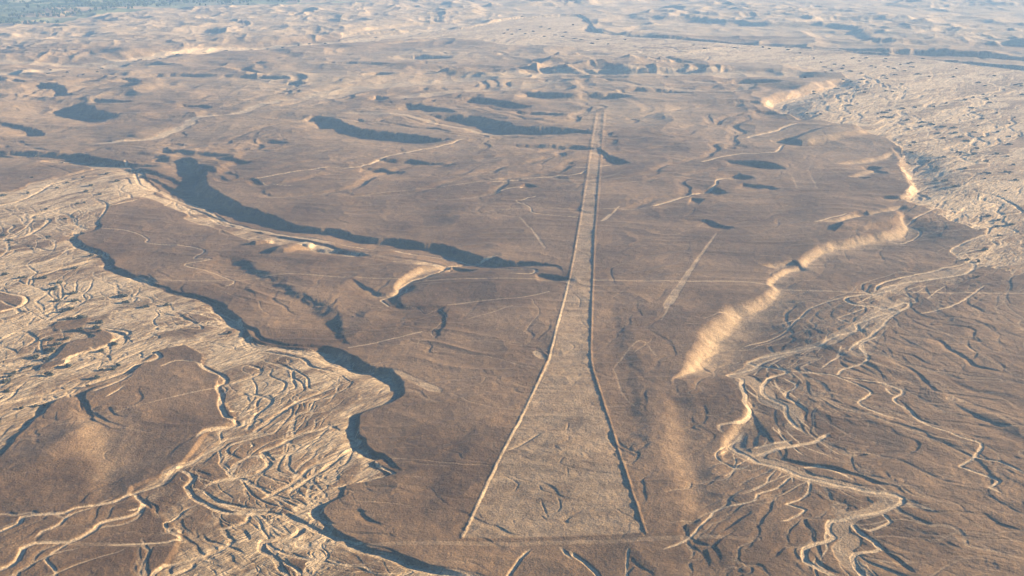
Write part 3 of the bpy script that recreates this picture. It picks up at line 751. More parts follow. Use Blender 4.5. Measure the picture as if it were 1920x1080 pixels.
def rilled_right():
    rt = pp('1430,196 1600,145 1300,75 1100,40 1500,90 1920,130 1920,520 1780,470 1840,440 1700,380 1690,280')
    rills(rt, 260, 480, (1.2, 5.0), (0.5, 1.6), (.75, 1.0), 103, bank=2.2, mea=.32, lam=95, down=-135, layers=3)
    rills(rt, 200, 160, (0.8, 2.0), (0.3, .8), (.5, .9), 113, bank=1.8, mea=.32, lam=45, down=-135, layers=3)
    rills(pp('700,70 1080,30 1300,75 1600,100 1560,135 1200,105 900,80'), 90, 500, (4, 12.0), (0.4, 1.2), (.5, .9), 104, mea=.35, lam=160, down=-150)


only_in(1, rilled_left)
only_in(2, rilled_right)
# the rilled brown fan at the lower right: soft, shallow, hardly any sand, draining to the main channel
fan = pp('1400,640 1540,560 1620,430 1760,400 1920,520 2050,560 2100,1090 1500,1090 1690,940 1540,800 1420,740')
rills(fan, 84, 620, (0.4, 1.4), (0.3, .8), (.04, .4), 105, mea=.32, lam=90, bank=2.2, west=4.0, down=128, layers=2)
rills(fan, 120, 300, (0.3, 1.0), (0.15, .45), (.05, .3), 106, mea=.32, lam=42, bank=1.6, west=3.0, down=128, layers=2)
rills(pp('1340,690 1400,640 1360,850 1500,900 1540,1090 1200,1090 1280,800'), 40, 120, (0.5, 1.6), (0.3, .8), (.05, .35), 107, bank=1.8, west=3.0, mea=.32, lam=50, down=40)
rills(pp('0,960 250,930 360,900 420,1000 280,1080 0,1080'), 26, 150, (0.6, 2.0), (0.3, .8), (.2, .6), 108, bank=1.8, west=2.0, mea=.32, lam=50)
# the braid that spreads either side of the main channel on the right
belt = pp('1375,690 1400,662 1500,640 1590,600 1600,565 1640,545 1720,530 1800,490 1840,505 1730,560 1690,590 1640,630 1560,665 1500,700 1450,720 1480,760 1520,800 1430,835 1500,870 1640,900 1700,935 1600,985 1660,1060 1540,1090 1520,1020 1560,970 1640,930 1480,890 1400,860 1365,840 1400,780')
rills(belt, 90, 70, (0.4, 1.2), (0.2, .5), (.4, .85), 121, bank=1.1, mea=.15, lam=40, jit=.15, down=-125, layers=2)
rills(pp('1400,600 1640,470 1700,500 1560,620 1420,690'), 16, 160, (0.5, 1.6), (0.3, .7), (.2, .5), 123, bank=1.4, west=2.5, mea=.3, lam=55, down=-140, layers=2)
# faint threads over the whole plateau
rills(pp('0,120 1920,120 1920,1080 0,1080'), 420, 110, (0.5, 1.3), (0.15, 0.5), (.0, .2), 109, mea=.32, lam=50, bank=1.6, west=3.0, down=-160, layers=2)
rills(pp('0,100 1500,100 1450,330 0,300'), 150, 260, (1.5, 5.0), (0.8, 2.4), (.0, .2), 110, mea=.32, lam=120, bank=4.0, west=3.5, down=-160, layers=2)

# riverbeds: sand everywhere, darker stony bars between the threads
def bars(X, Y, deg, along, across, seed, cell, steep=2.2):
    """stepped gravel bars drawn out along the current: flat tops, cut banks"""
    c, q = math.cos(R(deg)), math.sin(R(deg))
    wx = X + across * 1.1 * vnoise(X / (across * 2.2), Y / (across * 2.2), seed + 1)
    wy = Y + across * 1.1 * vnoise(X / (across * 2.2), Y / (across * 2.2), seed + 2)
    a, b = (wx * c + wy * q) / along, (-wx * q + wy * c) / across
    n = vnoise(a, b, seed) + 0.45 * vnoise(a * 2.1, b * 2.1, seed + 3)
    wdt = np.clip(steep / across * 1.2 + 0.6 * cell / across, .05, .6)
    h = sum(sstep((n - t) / wdt) for t in (-.55, -.2, .12, .45, .75)) / 5.0
    return n, h


for name, si, sj, sd in WASHES:
    X, Y = GX[si, sj], GY[si, sj]
    cell = CELL[si, sj]
    deg = 57 if name == 'left' else 42
    ins = sstep(sd / 5.0)
    k = 1.0 if name == 'left' else 1.5
    ka = 1.0 if name == 'left' else 2.2
    n1, h1 = bars(X, Y, deg, 110 * k * ka, 22 * k, 301, cell)
    n2, h2 = bars(X, Y, deg + 6, 50 * k * ka, 9 * k, 311, cell, 1.6)
    n3 = vnoise(X / 5, Y / 6, 73)
    Z[si, sj] += ((.55 * k * (h1 - .5) + .24 * k * (h2 - .5) + .1 * n3) * ins).astype(np.float32)
    lowwash = sstep((1180 - np.hypot(X, Y)) / 160.0) * (1 if name == 'left' else 0)
    s = np.clip((0.40 if name == 'left' else .42) - 0.20 * lowwash - .75 * (h1 - .5) - .3 * (h2 - .5) + .05 * n3 + .16 * vnoise(X / 70, Y / 90, 74), 0.03, 0.85) * sstep((sd + 3 * n1) / (7.0 + 40 * SOFT[1 if name == 'left' else 2]))
    SED[si, sj] = np.maximum(SED[si, sj], s.astype(np.float32))
# the same kind of cut steps, lower and browner, over the fan at the lower right
fp = [gp(x, y) for x, y in pp('1400,650 1540,560 1620,430 1760,400 1920,520 2300,600 2300,1500 1400,1500 1520,1000 1690,940 1540,800 1420,740')]
si, sj, ins = poly_mask(fp)
D = np.where(ins, poly_dist(fp, 60.0, si, sj, ins), 0)
X, Y = GX[si, sj], GY[si, sj]
n1, h1 = bars(X, Y, -57, 280, 30, 331, CELL[si, sj], 3.0)
n2, h2 = bars(X, Y, -52, 130, 12, 341, CELL[si, sj], 2.0)
f = sstep(D / 55.0)
Z[si, sj] += ((1.1 * (h1 - .5) + .4 * (h2 - .5)) * f).astype(np.float32)

# ---------------------------------------------------------------- 3. lines and cleared ground drawn on the desert
MARKS = []      # class id, name, label, group


def cleared(pts, sed, drop, cls, wig=0.3):
    P = outline(pts, wig, 12.0, 5, 6.0) if wig else np.array([gp(x, y) for x, y in pts])
    si, sj, ins = poly_mask(P)
    D = poly_dist(P, 6.0, si, sj, ins)
    f = np.where(ins, sstep(D / 1.6), 0)
    X, Y = GX[si, sj], GY[si, sj]
    blotch = 0.34 * vnoise(X / 19, Y / 11, 81) + 0.2 * vnoise(X / 6, Y / 4, 82)
    s = SED[si, sj]
    s[...] = np.where(f > 0, np.maximum(s, sed * f * (1 + blotch)), s)
    Z[si, sj] -= (drop * f).astype(np.float32)
    v = CLS[si, sj]
    v[ins] = cls


def track(pts, w, sed, cls=None, wig=0.8, dep=0.12):
    S = smooth_line([gp(x, y) for x, y in pts], 10.0, wig, 60.0)
    for k in range(len(S) - 1):
        ax, ay = S[k, :2]
        bx, by = S[k + 1, :2]
        r = w * 0.5 + 3
        si, sj = win(min(ax, bx) - r, max(ax, bx) + r, min(ay, by) - r, max(ay, by) + r)
        X, Y = GX[si, sj], GY[si, sj]
        dx, dy = bx - ax, by - ay
        t = np.clip(((X - ax) * dx + (Y - ay) * dy) / (dx * dx + dy * dy + 1e-9), 0, 1)
        d = np.hypot(X - ax - t * dx, Y - ay - t * dy)
        cell = CELL[si, sj]
        f = sstep(1 - (d - w * .5) / np.maximum(1.2, cell))
        np.maximum(SED[si, sj], (sed * f * (1 + .25 * vnoise(X / 9, Y / 9, 83))).astype(np.float32), out=SED[si, sj])
        np.maximum(CARVE[si, sj], (dep * f).astype(np.float32), out=CARVE[si, sj])
        if cls is not None:
            v = CLS[si, sj]
            v[d < np.maximum(w * .5, cell * .5)] = cls


def berm(pts, h, w, cls, seed):
    """a low bank of raked-up stones, uneven along its length"""
    S = smooth_line([gp(x, y) for x, y in pts], 4.0, 0.15, 20.0, seed)
    for k in range(len(S) - 1):
        ax, ay = S[k, :2]
        bx, by = S[k + 1, :2]
        r = w + 3
        si, sj = win(min(ax, bx) - r, max(ax, bx) + r, min(ay, by) - r, max(ay, by) + r)
        X, Y = GX[si, sj], GY[si, sj]
        dx, dy = bx - ax, by - ay
        t = np.clip(((X - ax) * dx + (Y - ay) * dy) / (dx * dx + dy * dy + 1e-9), 0, 1)
        d = np.hypot(X - ax - t * dx, Y - ay - t * dy)
        ww = np.maximum(w, CELL[si, sj] * 1.3)
        hh = h * np.clip(0.72 + 0.2 * vnoise(X / 14, Y / 14, seed + 1) + 0.22 * vnoise(X / 3.5, Y / 3.5, seed + 2), .1, 1.6)
        f = hh * sstep(1 - d / ww)
        np.maximum(BERM[si, sj], f.astype(np.float32), out=BERM[si, sj])
        v = CLS[si, sj]
        v[d < ww * .8] = cls


BERM = np.zeros_like(Z)
Lft = pp('865,1003 940,850 985,765 1020,690 1032,660 1050,590 1067,522 1082,440 1098,340 1108,270 1118,213')
Rgt = pp('1132,213 1128,270 1122,350 1115,440 1112,520 1109,600 1108,668 1114,700 1140,780 1175,890 1210,998')
# flatten the land a little across the great trapezoid
poly = [gp(*p) for p in Lft + Rgt]
si, sj, ins = poly_mask(poly)
keep = SED[si, sj].copy()
v = SED[si, sj]
v[ins] *= 0.75
cleared(Lft + Rgt, 0.32, 0.12, 10, wig=0)
track(pp('868,1000 990,755 1024,690 1036,655 1052,590 1068,525'), 1.8, 0.6, None, 0.9)  # not a path: the bank's sunlit inner strip, put into the ground colour
berm(Lft, .7, 2.2, 11, 5)
berm(Rgt, .85, 2.2, 12, 15)
berm(pp('868,1004 1000,1003 1100,1001 1205,999'), 0.4, 2.2, 13, 25)
# smaller drawings
cleared(pp('1342,433 1347,434 1310,490 1262,572 1242,573 1282,515'), .42, .25, 20)
track(pp('1256,573 1247,590 1240,602'), 1.0, .4, 20, .2)
cleared(pp('728,692 738,690 770,702 832,731 805,735'), .42, .3, 21)
cleared(pp('997,660 1005,657 1026,669 1020,674 1003,668'), .6, .4, 22)
berm(pp('1004,657 1018,660 1028,669'), .7, 1.5, 22, 35)
cleared(pp('992,424 997,424 1026,462 1020,464'), .45, .25, 23)
track(pp('975,405 983,415 992,424'), 1.0, .3, 23, .2)
cleared(pp('1487,324 1519,324 1531,352 1496,352'), .1, .1, 24)
track(pp('1484,324 1495,352'), 1.2, .28, 24, .2)
track(pp('1519,324 1532,352'), 1.2, .28, 24, .2)
track(pp('1515,320 1522,305 1530,292'), 1.0, .2, 24, .2)
cleared(pp('1124,412 1131,407 1160,384 1164,384 1140,408'), .5, .2, 25)
# tracks
track(pp('-60,522 130,518 290,525 410,527 520,516 640,518 780,523 880,521 970,522 1068,526'), 2.0, .36, 30)
track(pp('1112,525 1280,527 1400,528 1460,536 1600,545 1760,546 1920,548 2060,550'), 2.4, .5, 30)
track(pp('90,1018 200,1022 300,1025 420,1018 640,1020 760,1016 870,1014 1040,1012 1200,1008 1330,1004 1420,1010'), 5.0, .22, 31, 2.0, .25)
track(pp('290,755 350,740 410,727'), 0.9, .6, None)
track(pp('200,780 250,765 290,755'), 0.9, .4, None)
track(pp('110,800 170,790'), 0.9, .35, None)
track(pp('655,655 720,640 790,622'), 0.9, .6, None)
track(pp('840,573 900,565 970,560 1030,547'), 0.9, .5, None)
track(pp('880,598 960,575'), 0.8, .3, None)
track(pp('1230,670 1200,640 1150,690'), 0.8, .25, None)
track(pp('500,280 640,262 720,274 1000,277'), 1.8, .3, None)
track(pp('1150,690 1170,740 1190,760'), .8, .25, None)
track(pp('1730,600 1800,640 1880,690 1920,715'), 1.0, .3, None)
track(pp('920,392 1020,388 1100,390 1250,387'), 1.5, .3, None)
track(pp('680,365 820,350 960,330'), 1.5, .3, None)

# ---------------------------------------------------------------- 4. valley with fields beyond
vp = [gp(x, y) for x, y in pp('-400,48 0,46 60,40 110,44 200,27 350,14 500,9 640,7 900,-3 1500,-16 1500,-60 -400,-60')]
si, sj, ins = poly_mask(vp)
VEG[si, sj] = np.where(ins & (vnoise(GX[si, sj] / 300, GY[si, sj] / 120, 91) > -0.55), 1.0, 0.0)
v = CLS[si, sj]
v[ins & (v == 0)] = 5
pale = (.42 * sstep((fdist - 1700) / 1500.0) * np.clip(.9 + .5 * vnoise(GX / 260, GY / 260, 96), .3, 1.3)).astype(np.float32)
SED = np.maximum(SED, pale)      # sandier far country, also paled with distance to stand in for haze
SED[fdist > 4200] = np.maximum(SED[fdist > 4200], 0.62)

Z = Z + SWELL - CARVE + BERM
del CARVE
# keep a calm plain past the modelled land
Z *= np.clip(1.2 - (fdist - 7000) / 6000, 0, 1).astype(np.float32)


def ground_z(x, y):
    i = int(np.clip(np.searchsorted(dist, math.hypot(x, y)), 1, NR - 1))
    j = int(np.clip(np.searchsorted(ang, math.atan2(x, y)), 1, NC - 1))
    return float(Z[i - 1:i + 1, j - 1:j + 1].min())


# ---------------------------------------------------------------- materials
def mat_land():
    m = bpy.data.materials.new('desert_ground')
    m.use_nodes = True
    nt = m.node_tree
    N = nt.nodes
    Lk = nt.links.new
    bs = N['Principled BSDF']
    bs.inputs['Roughness'].default_value = 0.95
    bs.inputs['Specular IOR Level'].default_value = 0.1
    at = N.new('ShaderNodeAttribute'); at.attribute_name = 'sediment'
    av = N.new('ShaderNodeAttribute'); av.attribute_name = 'greenery'
    tc = N.new('ShaderNodeTexCoord')

    def noise(scale, det=3, rough=.6, vec=None):
        n = N.new('ShaderNodeTexNoise')
        n.inputs['Scale'].default_value = scale
        n.inputs['Detail'].default_value = det
        n.inputs['Roughness'].default_value = rough
        Lk(vec or tc.outputs['Object'], n.inputs['Vector'])
        return n.outputs['Fac']

    def mth(op, a, b=None, c=None, clamp=False):
        n = N.new('ShaderNodeMath'); n.operation = op; n.use_clamp = clamp
        for k, s in enumerate((a, b, c)):
            if s is None:
                continue
            if isinstance(s, (int, float)):
                n.inputs[k].default_value = s
            else:
                Lk(s, n.inputs[k])
        return n.outputs[0]

    def mixc(fac, a, b):
        n = N.new('ShaderNodeMix'); n.data_type = 'RGBA'
        if isinstance(fac, (int, float)):
            n.inputs[0].default_value = fac
        else:
            Lk(fac, n.inputs[0])
        for k, s in ((6, a), (7, b)):
            if isinstance(s, tuple):
                n.inputs[k].default_value = s + (1,)
            else:
                Lk(s, n.inputs[k])
        return n.outputs[2]

    speck = noise(0.45, 5, .85)
    mid = noise(0.035, 5, .6)
    big = noise(0.006, 4, .55)
    s0 = mth('ADD', at.outputs['Fac'], mth('MULTIPLY', mth('SUBTRACT', speck, .5), .85))
    s1 = mth('ADD', s0, mth('MULTIPLY', mth('SUBTRACT', mid, .5), .34))
    mp = N.new('ShaderNodeMapping'); mp.inputs['Rotation'].default_value = (0, 0, R(-52)); mp.inputs['Scale'].default_value = (1, 1, 1)
    Lk(tc.outputs['Object'], mp.inputs['Vector'])
    mp2 = N.new('ShaderNodeMapping'); mp2.inputs['Scale'].default_value = (.032, .19, .1)
    Lk(mp.outputs[0], mp2.inputs['Vector'])
    nz = N.new('ShaderNodeTexNoise'); nz.inputs['Scale'].default_value = 1.0; nz.inputs['Detail'].default_value = 6; nz.inputs['Roughness'].default_value = .62; nz.inputs['Distortion'].default_value = 1.4
    Lk(mp2.outputs[0], nz.inputs['Vector'])
    ab = N.new('ShaderNodeAttribute'); ab.attribute_name = 'riverbed'
    inbed = mth('MULTIPLY_ADD', ab.outputs['Fac'], 3.0, -.45, clamp=True)
    streak = mth('MULTIPLY', mth('SUBTRACT', nz.outputs['Fac'], .5), inbed)
    s1 = mth('ADD', s1, mth('MULTIPLY', streak, 2.2))
    s = mth('ADD', s1, 0.0, clamp=True)
    pav = mixc(mth('MULTIPLY_ADD', mth('SUBTRACT', big, .5), 4.0, .5, clamp=True), (.094, .051, .021), (.210, .127, .060))
    ramp = N.new('ShaderNodeValToRGB')
    Lk(s, ramp.inputs[0])
    e = ramp.color_ramp.elements
    e[0].position = 0.05; e[0].color = (0.0, 0, 0, 1)
    e[1].position = 0.95; e[1].color = (1, 1, 1, 1)
    col = mixc(ramp.outputs[0], pav, (.52, .375, .21))
    # scattered darker and paler stones
    st = noise(0.7, 4, .9)
    col = mixc(mth('MULTIPLY_ADD', st, 5.0, -2.4, clamp=True), col, mixc(.35, col, (.07, .05, .04)))
    fld = N.new('ShaderNodeTexVoronoi'); fld.inputs['Scale'].default_value = .006
    Lk(tc.outputs['Object'], fld.inputs['Vector'])
    rg = N.new('ShaderNodeValToRGB'); Lk(fld.outputs['Color'], rg.inputs[0])
    rg.color_ramp.elements[0].color = (.07, .10, .035, 1)
    rg.color_ramp.elements[1].color = (.30, .26, .16, 1)
    col = mixc(av.outputs['Fac'], col, rg.outputs[0])
    # gravel grain: individual blocks and patches catch the eye down to the finest detail
    grain = mth('MULTIPLY_ADD', mth('SUBTRACT', noise(.65, 4, .95), .5), 2.2, 1.0)
    grain = mth('MULTIPLY', grain, mth('MULTIPLY_ADD', mth('SUBTRACT', noise(.11, 5, .8), .5), 1.1, 1.0))
    vm = N.new('ShaderNodeVectorMath'); vm.operation = 'SCALE'
    Lk(col, vm.inputs[0]); Lk(grain, vm.inputs['Scale'])
    col = vm.outputs[0]
    Lk(col, bs.inputs['Base Color'])
    b = N.new('ShaderNodeBump')
    b.inputs['Strength'].default_value = 0.9
    b.inputs['Distance'].default_value = 0.9
    hsum = mth('ADD', mth('MULTIPLY', noise(0.55, 5, .7), 1.0), mth('MULTIPLY', noise(.09, 4, .6), 2.2))
    hsum = mth('ADD', hsum, mth('MULTIPLY', streak, 5.0))
    Lk(hsum, b.inputs['Height'])
    Lk(b.outputs[0], bs.inputs['Normal'])
    return m


def mat_leaf(name, c1, c2):
    m = bpy.data.materials.new(name)
    m.use_nodes = True
    nt = m.node_tree
    bs = nt.nodes['Principled BSDF']
    bs.inputs['Roughness'].default_value = .8
    n = nt.nodes.new('ShaderNodeTexNoise'); n.inputs['Scale'].default_value = 1.5
    tc = nt.nodes.new('ShaderNodeTexCoord'); nt.links.new(tc.outputs['Object'], n.inputs['Vector'])
    r = nt.nodes.new('ShaderNodeValToRGB')
    r.color_ramp.elements[0].color = c1 + (1,)
    r.color_ramp.elements[1].color = c2 + (1,)
    nt.links.new(n.outputs['Fac'], r.inputs[0])
    nt.links.new(r.outputs[0], bs.inputs['Base Color'])
    return m


LAND = mat_land()


def tag(o, label=None, cat=None, group=None, kind=None):
    if label: o['label'] = label
    if cat: o['category'] = cat
    if group: o['group'] = group
    if kind: o['kind'] = kind
    return o


# ---------------------------------------------------------------- the land as objects, cut along the classes of ground
fc = np.maximum(np.maximum(CLS[:-1, :-1], CLS[1:, :-1]), np.maximum(CLS[:-1, 1:], CLS[1:, 1:]))
VID = np.arange(NR * NC).reshape(NR, NC)
quads = np.stack([VID[:-1, :-1], VID[:-1, 1:], VID[1:, 1:], VID[1:, :-1]], -1)
COOR = np.stack([GX.ravel(), GY.ravel(), Z.ravel()], 1).astype(np.float32)
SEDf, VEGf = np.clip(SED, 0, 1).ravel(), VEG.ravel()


BEDf = SEDf * np.where(np.isin(CLS.ravel(), (1, 2)), 1.0, np.where(CLS.ravel() == 0, .28, 0))


def land_object(name, cls_ids, parent=None):
    q = quads[np.isin(fc, cls_ids)]
    if len(q) == 0:
        return None
    used = np.zeros(NR * NC, bool)
    used[q.ravel()] = True
    idx = np.nonzero(used)[0]
    remap = np.zeros(NR * NC, np.int32)
    remap[idx] = np.arange(len(idx), dtype=np.int32)
    q = remap[q]
    me = bpy.data.meshes.new(name)
    me.vertices.add(len(idx))
    me.vertices.foreach_set('co', COOR[idx].ravel())
    me.loops.add(q.size)
    me.loops.foreach_set('vertex_index', q.ravel().astype(np.int32))
    me.polygons.add(len(q))
    me.polygons.foreach_set('loop_start', (np.arange(len(q), dtype=np.int32) * 4))
    me.polygons.foreach_set('use_smooth', np.ones(len(q), bool))
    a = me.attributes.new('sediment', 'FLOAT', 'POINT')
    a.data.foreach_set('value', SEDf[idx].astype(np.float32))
    a = me.attributes.new('greenery', 'FLOAT', 'POINT')
    a.data.foreach_set('value', VEGf[idx].astype(np.float32))
    a = me.attributes.new('riverbed', 'FLOAT', 'POINT')
    a.data.foreach_set('value', BEDf[idx].astype(np.float32))
    me.update(calc_edges=True)
    me.materials.append(LAND)
    o = bpy.data.objects.new(name, me)
    COL.objects.link(o)
    if parent:
        o.parent = parent
    return o


def empty(name):
    o = bpy.data.objects.new(name, None)
    COL.objects.link(o)
    return o


tag(land_object('ground', [0]), 'brown stony desert plateau cut by small gullies', kind='structure')
tag(land_object('dry_riverbed', [1]), 'pale braided dry riverbed winding down the left side', kind='structure')
tag(land_object('dry_riverbed', [2]), 'broad pale dry riverbed dotted with bushes at the upper right', kind='structure')
tag(land_object('hills', [4]), 'eroded sandy hills with sharp spurs beyond the plateau', kind='structure')
tag(land_object('valley_floor', [5]), 'hazy green farmed valley floor at the top', kind='structure')
tag(land_object('path', [30]), 'thin pale dirt track crossing the plateau from side to side', kind='structure')
tag(land_object('path', [31]), 'wide worn dirt track below the foot of the trapezoid', kind='structure')
g = tag(empty('geoglyph'), 'huge long narrow trapezoid of cleared pale ground edged by stone banks', 'ground drawing')
land_object('cleared_ground', [10], g)
tag(land_object('stone_berm', [11], g), 'sunlit stone bank along the left side of the trapezoid')
tag(land_object('stone_berm', [12], g), 'dark shaded stone bank along the right side of the trapezoid')
tag(land_object('stone_berm', [13], g), 'thin stone bank across the wide foot of the trapezoid')
for cid, lab in [(20, 'slender pale wedge widening towards the viewer, right of the great trapezoid'), (21, 'short pale wedge beside the deep shaded river bend'),
                 (22, 'small oval clearing with a raised rim touching the trapezoid edge'), (23, 'thin short pale streak on the plateau left of the trapezoid'),
                 (24, 'faint rectangle outlined by two pale lines on the far plateau'), (25, 'small pale dash just right of the long trapezoid shaft')]:
    o = land_object('geoglyph', [cid])
    if o:
        tag(o, lab, 'ground drawing', 'smaller ground drawings on the plateau')


# ---------------------------------------------------------------- bushes and trees
def leafy(name, n, rx, rz, leaf, seed, mat, lobes=5, stem=True, lift=0.5):
    rs = np.random.RandomState(seed)
    V, Fc = [], []
    cs = []
    for k in range(lobes):
        a = rs.uniform(0, 6.28)
        rr = rs.uniform(0.1, .62) * rx
        cs.append((rr * math.cos(a), rr * math.sin(a), rz * (lift + rs.uniform(-.22, .2)), rs.uniform(.35, .6)))
    for k in range(n):
        c = cs[rs.randint(lobes)]
        d = rs.normal(size=3)
        d /= np.linalg.norm(d)
        q = rs.uniform(.45, 1.05)
        p = np.array([c[0] + d[0] * c[3] * rx * q, c[1] + d[1] * c[3] * rx * q, max(0.05, c[2] + d[2] * c[3] * rz * .8 * q)])
        t1 = rs.normal(size=3); t1 /= np.linalg.norm(t1)
        t2 = np.cross(t1, rs.normal(size=3)); t2 /= np.linalg.norm(t2)
        s = leaf * rs.uniform(.6, 1.3)
        b = len(V)
        V += [p - t1 * s * .5, p + t2 * s * .5, p + t1 * s * .5, p - t2 * s * .4]
        Fc.append((b, b + 1, b + 2, b + 3))
    if stem:
        for c in cs[:4]:
            b = len(V)
            r0 = rx * .05
            for kk in range(4):
                V.append(np.array([r0 * math.cos(kk * 1.57), r0 * math.sin(kk * 1.57), -.4]))
            for kk in range(4):
                V.append(np.array([c[0] + r0 * .5 * math.cos(kk * 1.57), c[1] + r0 * .5 * math.sin(kk * 1.57), c[2]]))
            for kk in range(4):
                Fc.append((b + kk, b + (kk + 1) % 4, b + 4 + (kk + 1) % 4, b + 4 + kk))
    me = bpy.data.meshes.new(name)
    me.from_pydata([tuple(map(float, v)) for v in V], [], Fc)
    me.materials.append(mat)
    return me


DARK = mat_leaf('bush_leaves', (.028, .030, .016), (.07, .066, .036))
TREEM = mat_leaf('tree_leaves', (.035, .055, .022), (.09, .11, .045))
BUSH = [leafy('desert_bush', 420, 1.0, .85, .26, 200 + k, DARK, lobes=5 + k % 3) for k in range(5)]
rsb = random.Random(5)


def bush(px, py, wpx, label, group):
    z = -3.0
    x, y = gp(px, py + 3, z)
    x, y = gp(px, py + 3, ground_z(x, y))
    o = bpy.data.objects.new('desert_bush', rsb.choice(BUSH))
    COL.objects.link(o)
    sl = math.hypot(x, y, CAM_H)
    r = wpx * sl / F * 0.5
    r = min(max(r * 1.15, 1.3), 7.5)
    o.location = (x, y, ground_z(x, y) - 0.1)
    o.rotation_euler = (0, 0, rsb.uniform(0, 6.28))
    h = min(r * rsb.uniform(.75, 1.0), 3.6)
    o.scale = (r * rsb.uniform(.95, 1.25), r * rsb.uniform(.85, 1.1), h)
    tag(o, label, 'bush', group)
    return o


GB = 'bushes in the left riverbed'
for px, py, w, lab in [
    (137, 548, 16, 'dark bush standing alone on the sand near the top of the left cluster'), (228, 553, 19, 'wide dark bush above the braided channels, right of the cluster'),
    (107, 562, 12, 'small dark bush just left of a rounder taller one'), (139, 563, 14, 'round dark bush directly below a flatter bush'),
    (131, 577, 16, 'dense dark bush in the middle of the cluster'), (118, 582, 10, 'small bush touching the left of a dense one'),
    (129, 595, 11, 'small round bush immediately left of the widest bush'), (151, 595, 22, 'widest dark bush of the riverbed cluster'),
    (187, 602, 15, 'dark bush on the sand right of the oval brown island'), (179, 613, 19, 'wide sprawling bush at the tip of the long brown island'),
    (187, 621, 9, 'small bush just below a wide sprawling one'), (151, 617, 13, 'dark bush between the two brown islands'),
    (216, 643, 14, 'dark bush at the right end of the long brown island'), (275, 572, 12, 'lone dark bush on open sand right of the cluster'),
    (313, 570, 12, 'flat dark bush under the upper river bank'), (237, 565, 12, 'low faint bush below a wide dark one'),
    (106, 644, 15, 'dark bush in the channel left of the long brown island'), (125, 633, 12, 'dark bush north of the long brown island'),
    (95, 655, 22, 'broad dark bush beside the curving channel'), (68, 667, 15, 'dark bush at the bend of a small channel'),
    (86, 672, 12, 'small bush right of the channel bend'), (128, 685, 14, 'dark bush hugging the tail of the long brown island'),
    (191, 656, 11, 'small bush on the sunlit rim of the brown island'), (213, 690, 12, 'dark bush in the bend above the big brown mesa'),
    (221, 683, 11, 'bush on the outer rim of a small channel bend'), (191, 691, 10, 'small bush left of the channel bend'),
    (182, 706, 12, 'flat bush beside the scoured hollow'), (91, 700, 18, 'wide low bush on the lower sand flat'),
    (55, 685, 10, 'small dark bush left of the lower sand flat'), (27, 696, 10, 'small bush near two others at the picture edge'),
    (19, 704, 10, 'middle bush of three at the picture edge'), (10, 714, 15, 'broad bush lowest of three at the picture edge'),
    (13, 731, 9, 'tiny round bush on the bright sand at the edge'), (164, 723, 8, 'tiny bush above the deep shaded notch'),
    (67, 758, 9, 'small bush on the white strip over the brown slope'), (83, 756, 8, 'tiny bush beside the shaded hollow on the brown slope'),
    (40, 763, 9, 'tiny bush left on the white strip'), (410, 576, 8, 'tiny bush right against the dark river bank'),
    (431, 623, 9, 'little bush near the foot of the winding bank'), (96, 634, 10, 'small pale bush on the flat left of the islands'),
    (100, 540, 14, 'dark bush at the upper edge of the cluster'), (112, 527, 12, 'dark bush in the sand, upper of a pair'),
    (45, 518, 10, 'left of two little bushes on the flat'), (37, 519, 8, 'tiny bush touching another on the flat'), (83, 519, 10, 'small bush on a pale bar of sand'),
    (138, 502, 13, 'dark bush on the bright middle bar'), (75, 520, 8, 'tiny bush next to a small one on the pale bar'), (8, 513, 12, 'bush on the flat at the left picture edge'),
    (171, 478, 11, 'bush below the bank of the notched mesa'), (188, 480, 11, 'dark bush in the shade of the notched mesa bank'), (180, 467, 12, 'bush close under the mesa bank'),
    (154, 437, 12, 'dark bush on the corner of the notched mesa'), (90, 443, 9, 'small bush in the pale channel belt'), (6, 439, 9, 'bush in the channel at the left picture edge'),
    (18, 448, 8, 'tiny bush near the left picture edge channel'), (135, 448, 8, 'tiny bush left of the mesa corner'), (122, 408, 7, 'tiny bush beside the curved dark cut'),
    (87, 390, 7, 'tiny bush on a brown bar'), (161, 357, 10, 'dark bush in the upper braids, lower of two'), (170, 346, 11, 'dark bush in the upper braids, upper of two'),
    (220, 337, 9, 'small bush on the upper bright flat'), (200, 324, 9, 'round bush in the upper bright flat'), (155, 332, 8, 'tiny bush on the long pale thread'),
    (125, 340, 7, 'tiny bush by the long pale thread'), (53, 360, 8, 'tiny bush among the left pale threads'), (7, 364, 11, 'bush by the pale thread at the picture edge'),
    (251, 322, 10, 'dark bush below the far shaded bluff'), (220, 308, 8, 'tiny bush close under the far bluff'), (67, 290, 9, 'small bush on the sand below the far dark line'),
    (116, 301, 7, 'tiny bush in the far bright patch'), (188, 362, 7, 'tiny bush in the middle braids'), (158, 378, 7, 'tiny bush on the middle braid bar'), (243, 320, 6, 'tiny bush left of a darker one'),
    (107, 350, 6, 'tiny bush beside a pale fork'), (145, 380, 6, 'tiny bush on a narrow bar'), (60, 330, 6, 'tiny bush on the far brown flat')]:
    bush(px, py, w, lab, GB)

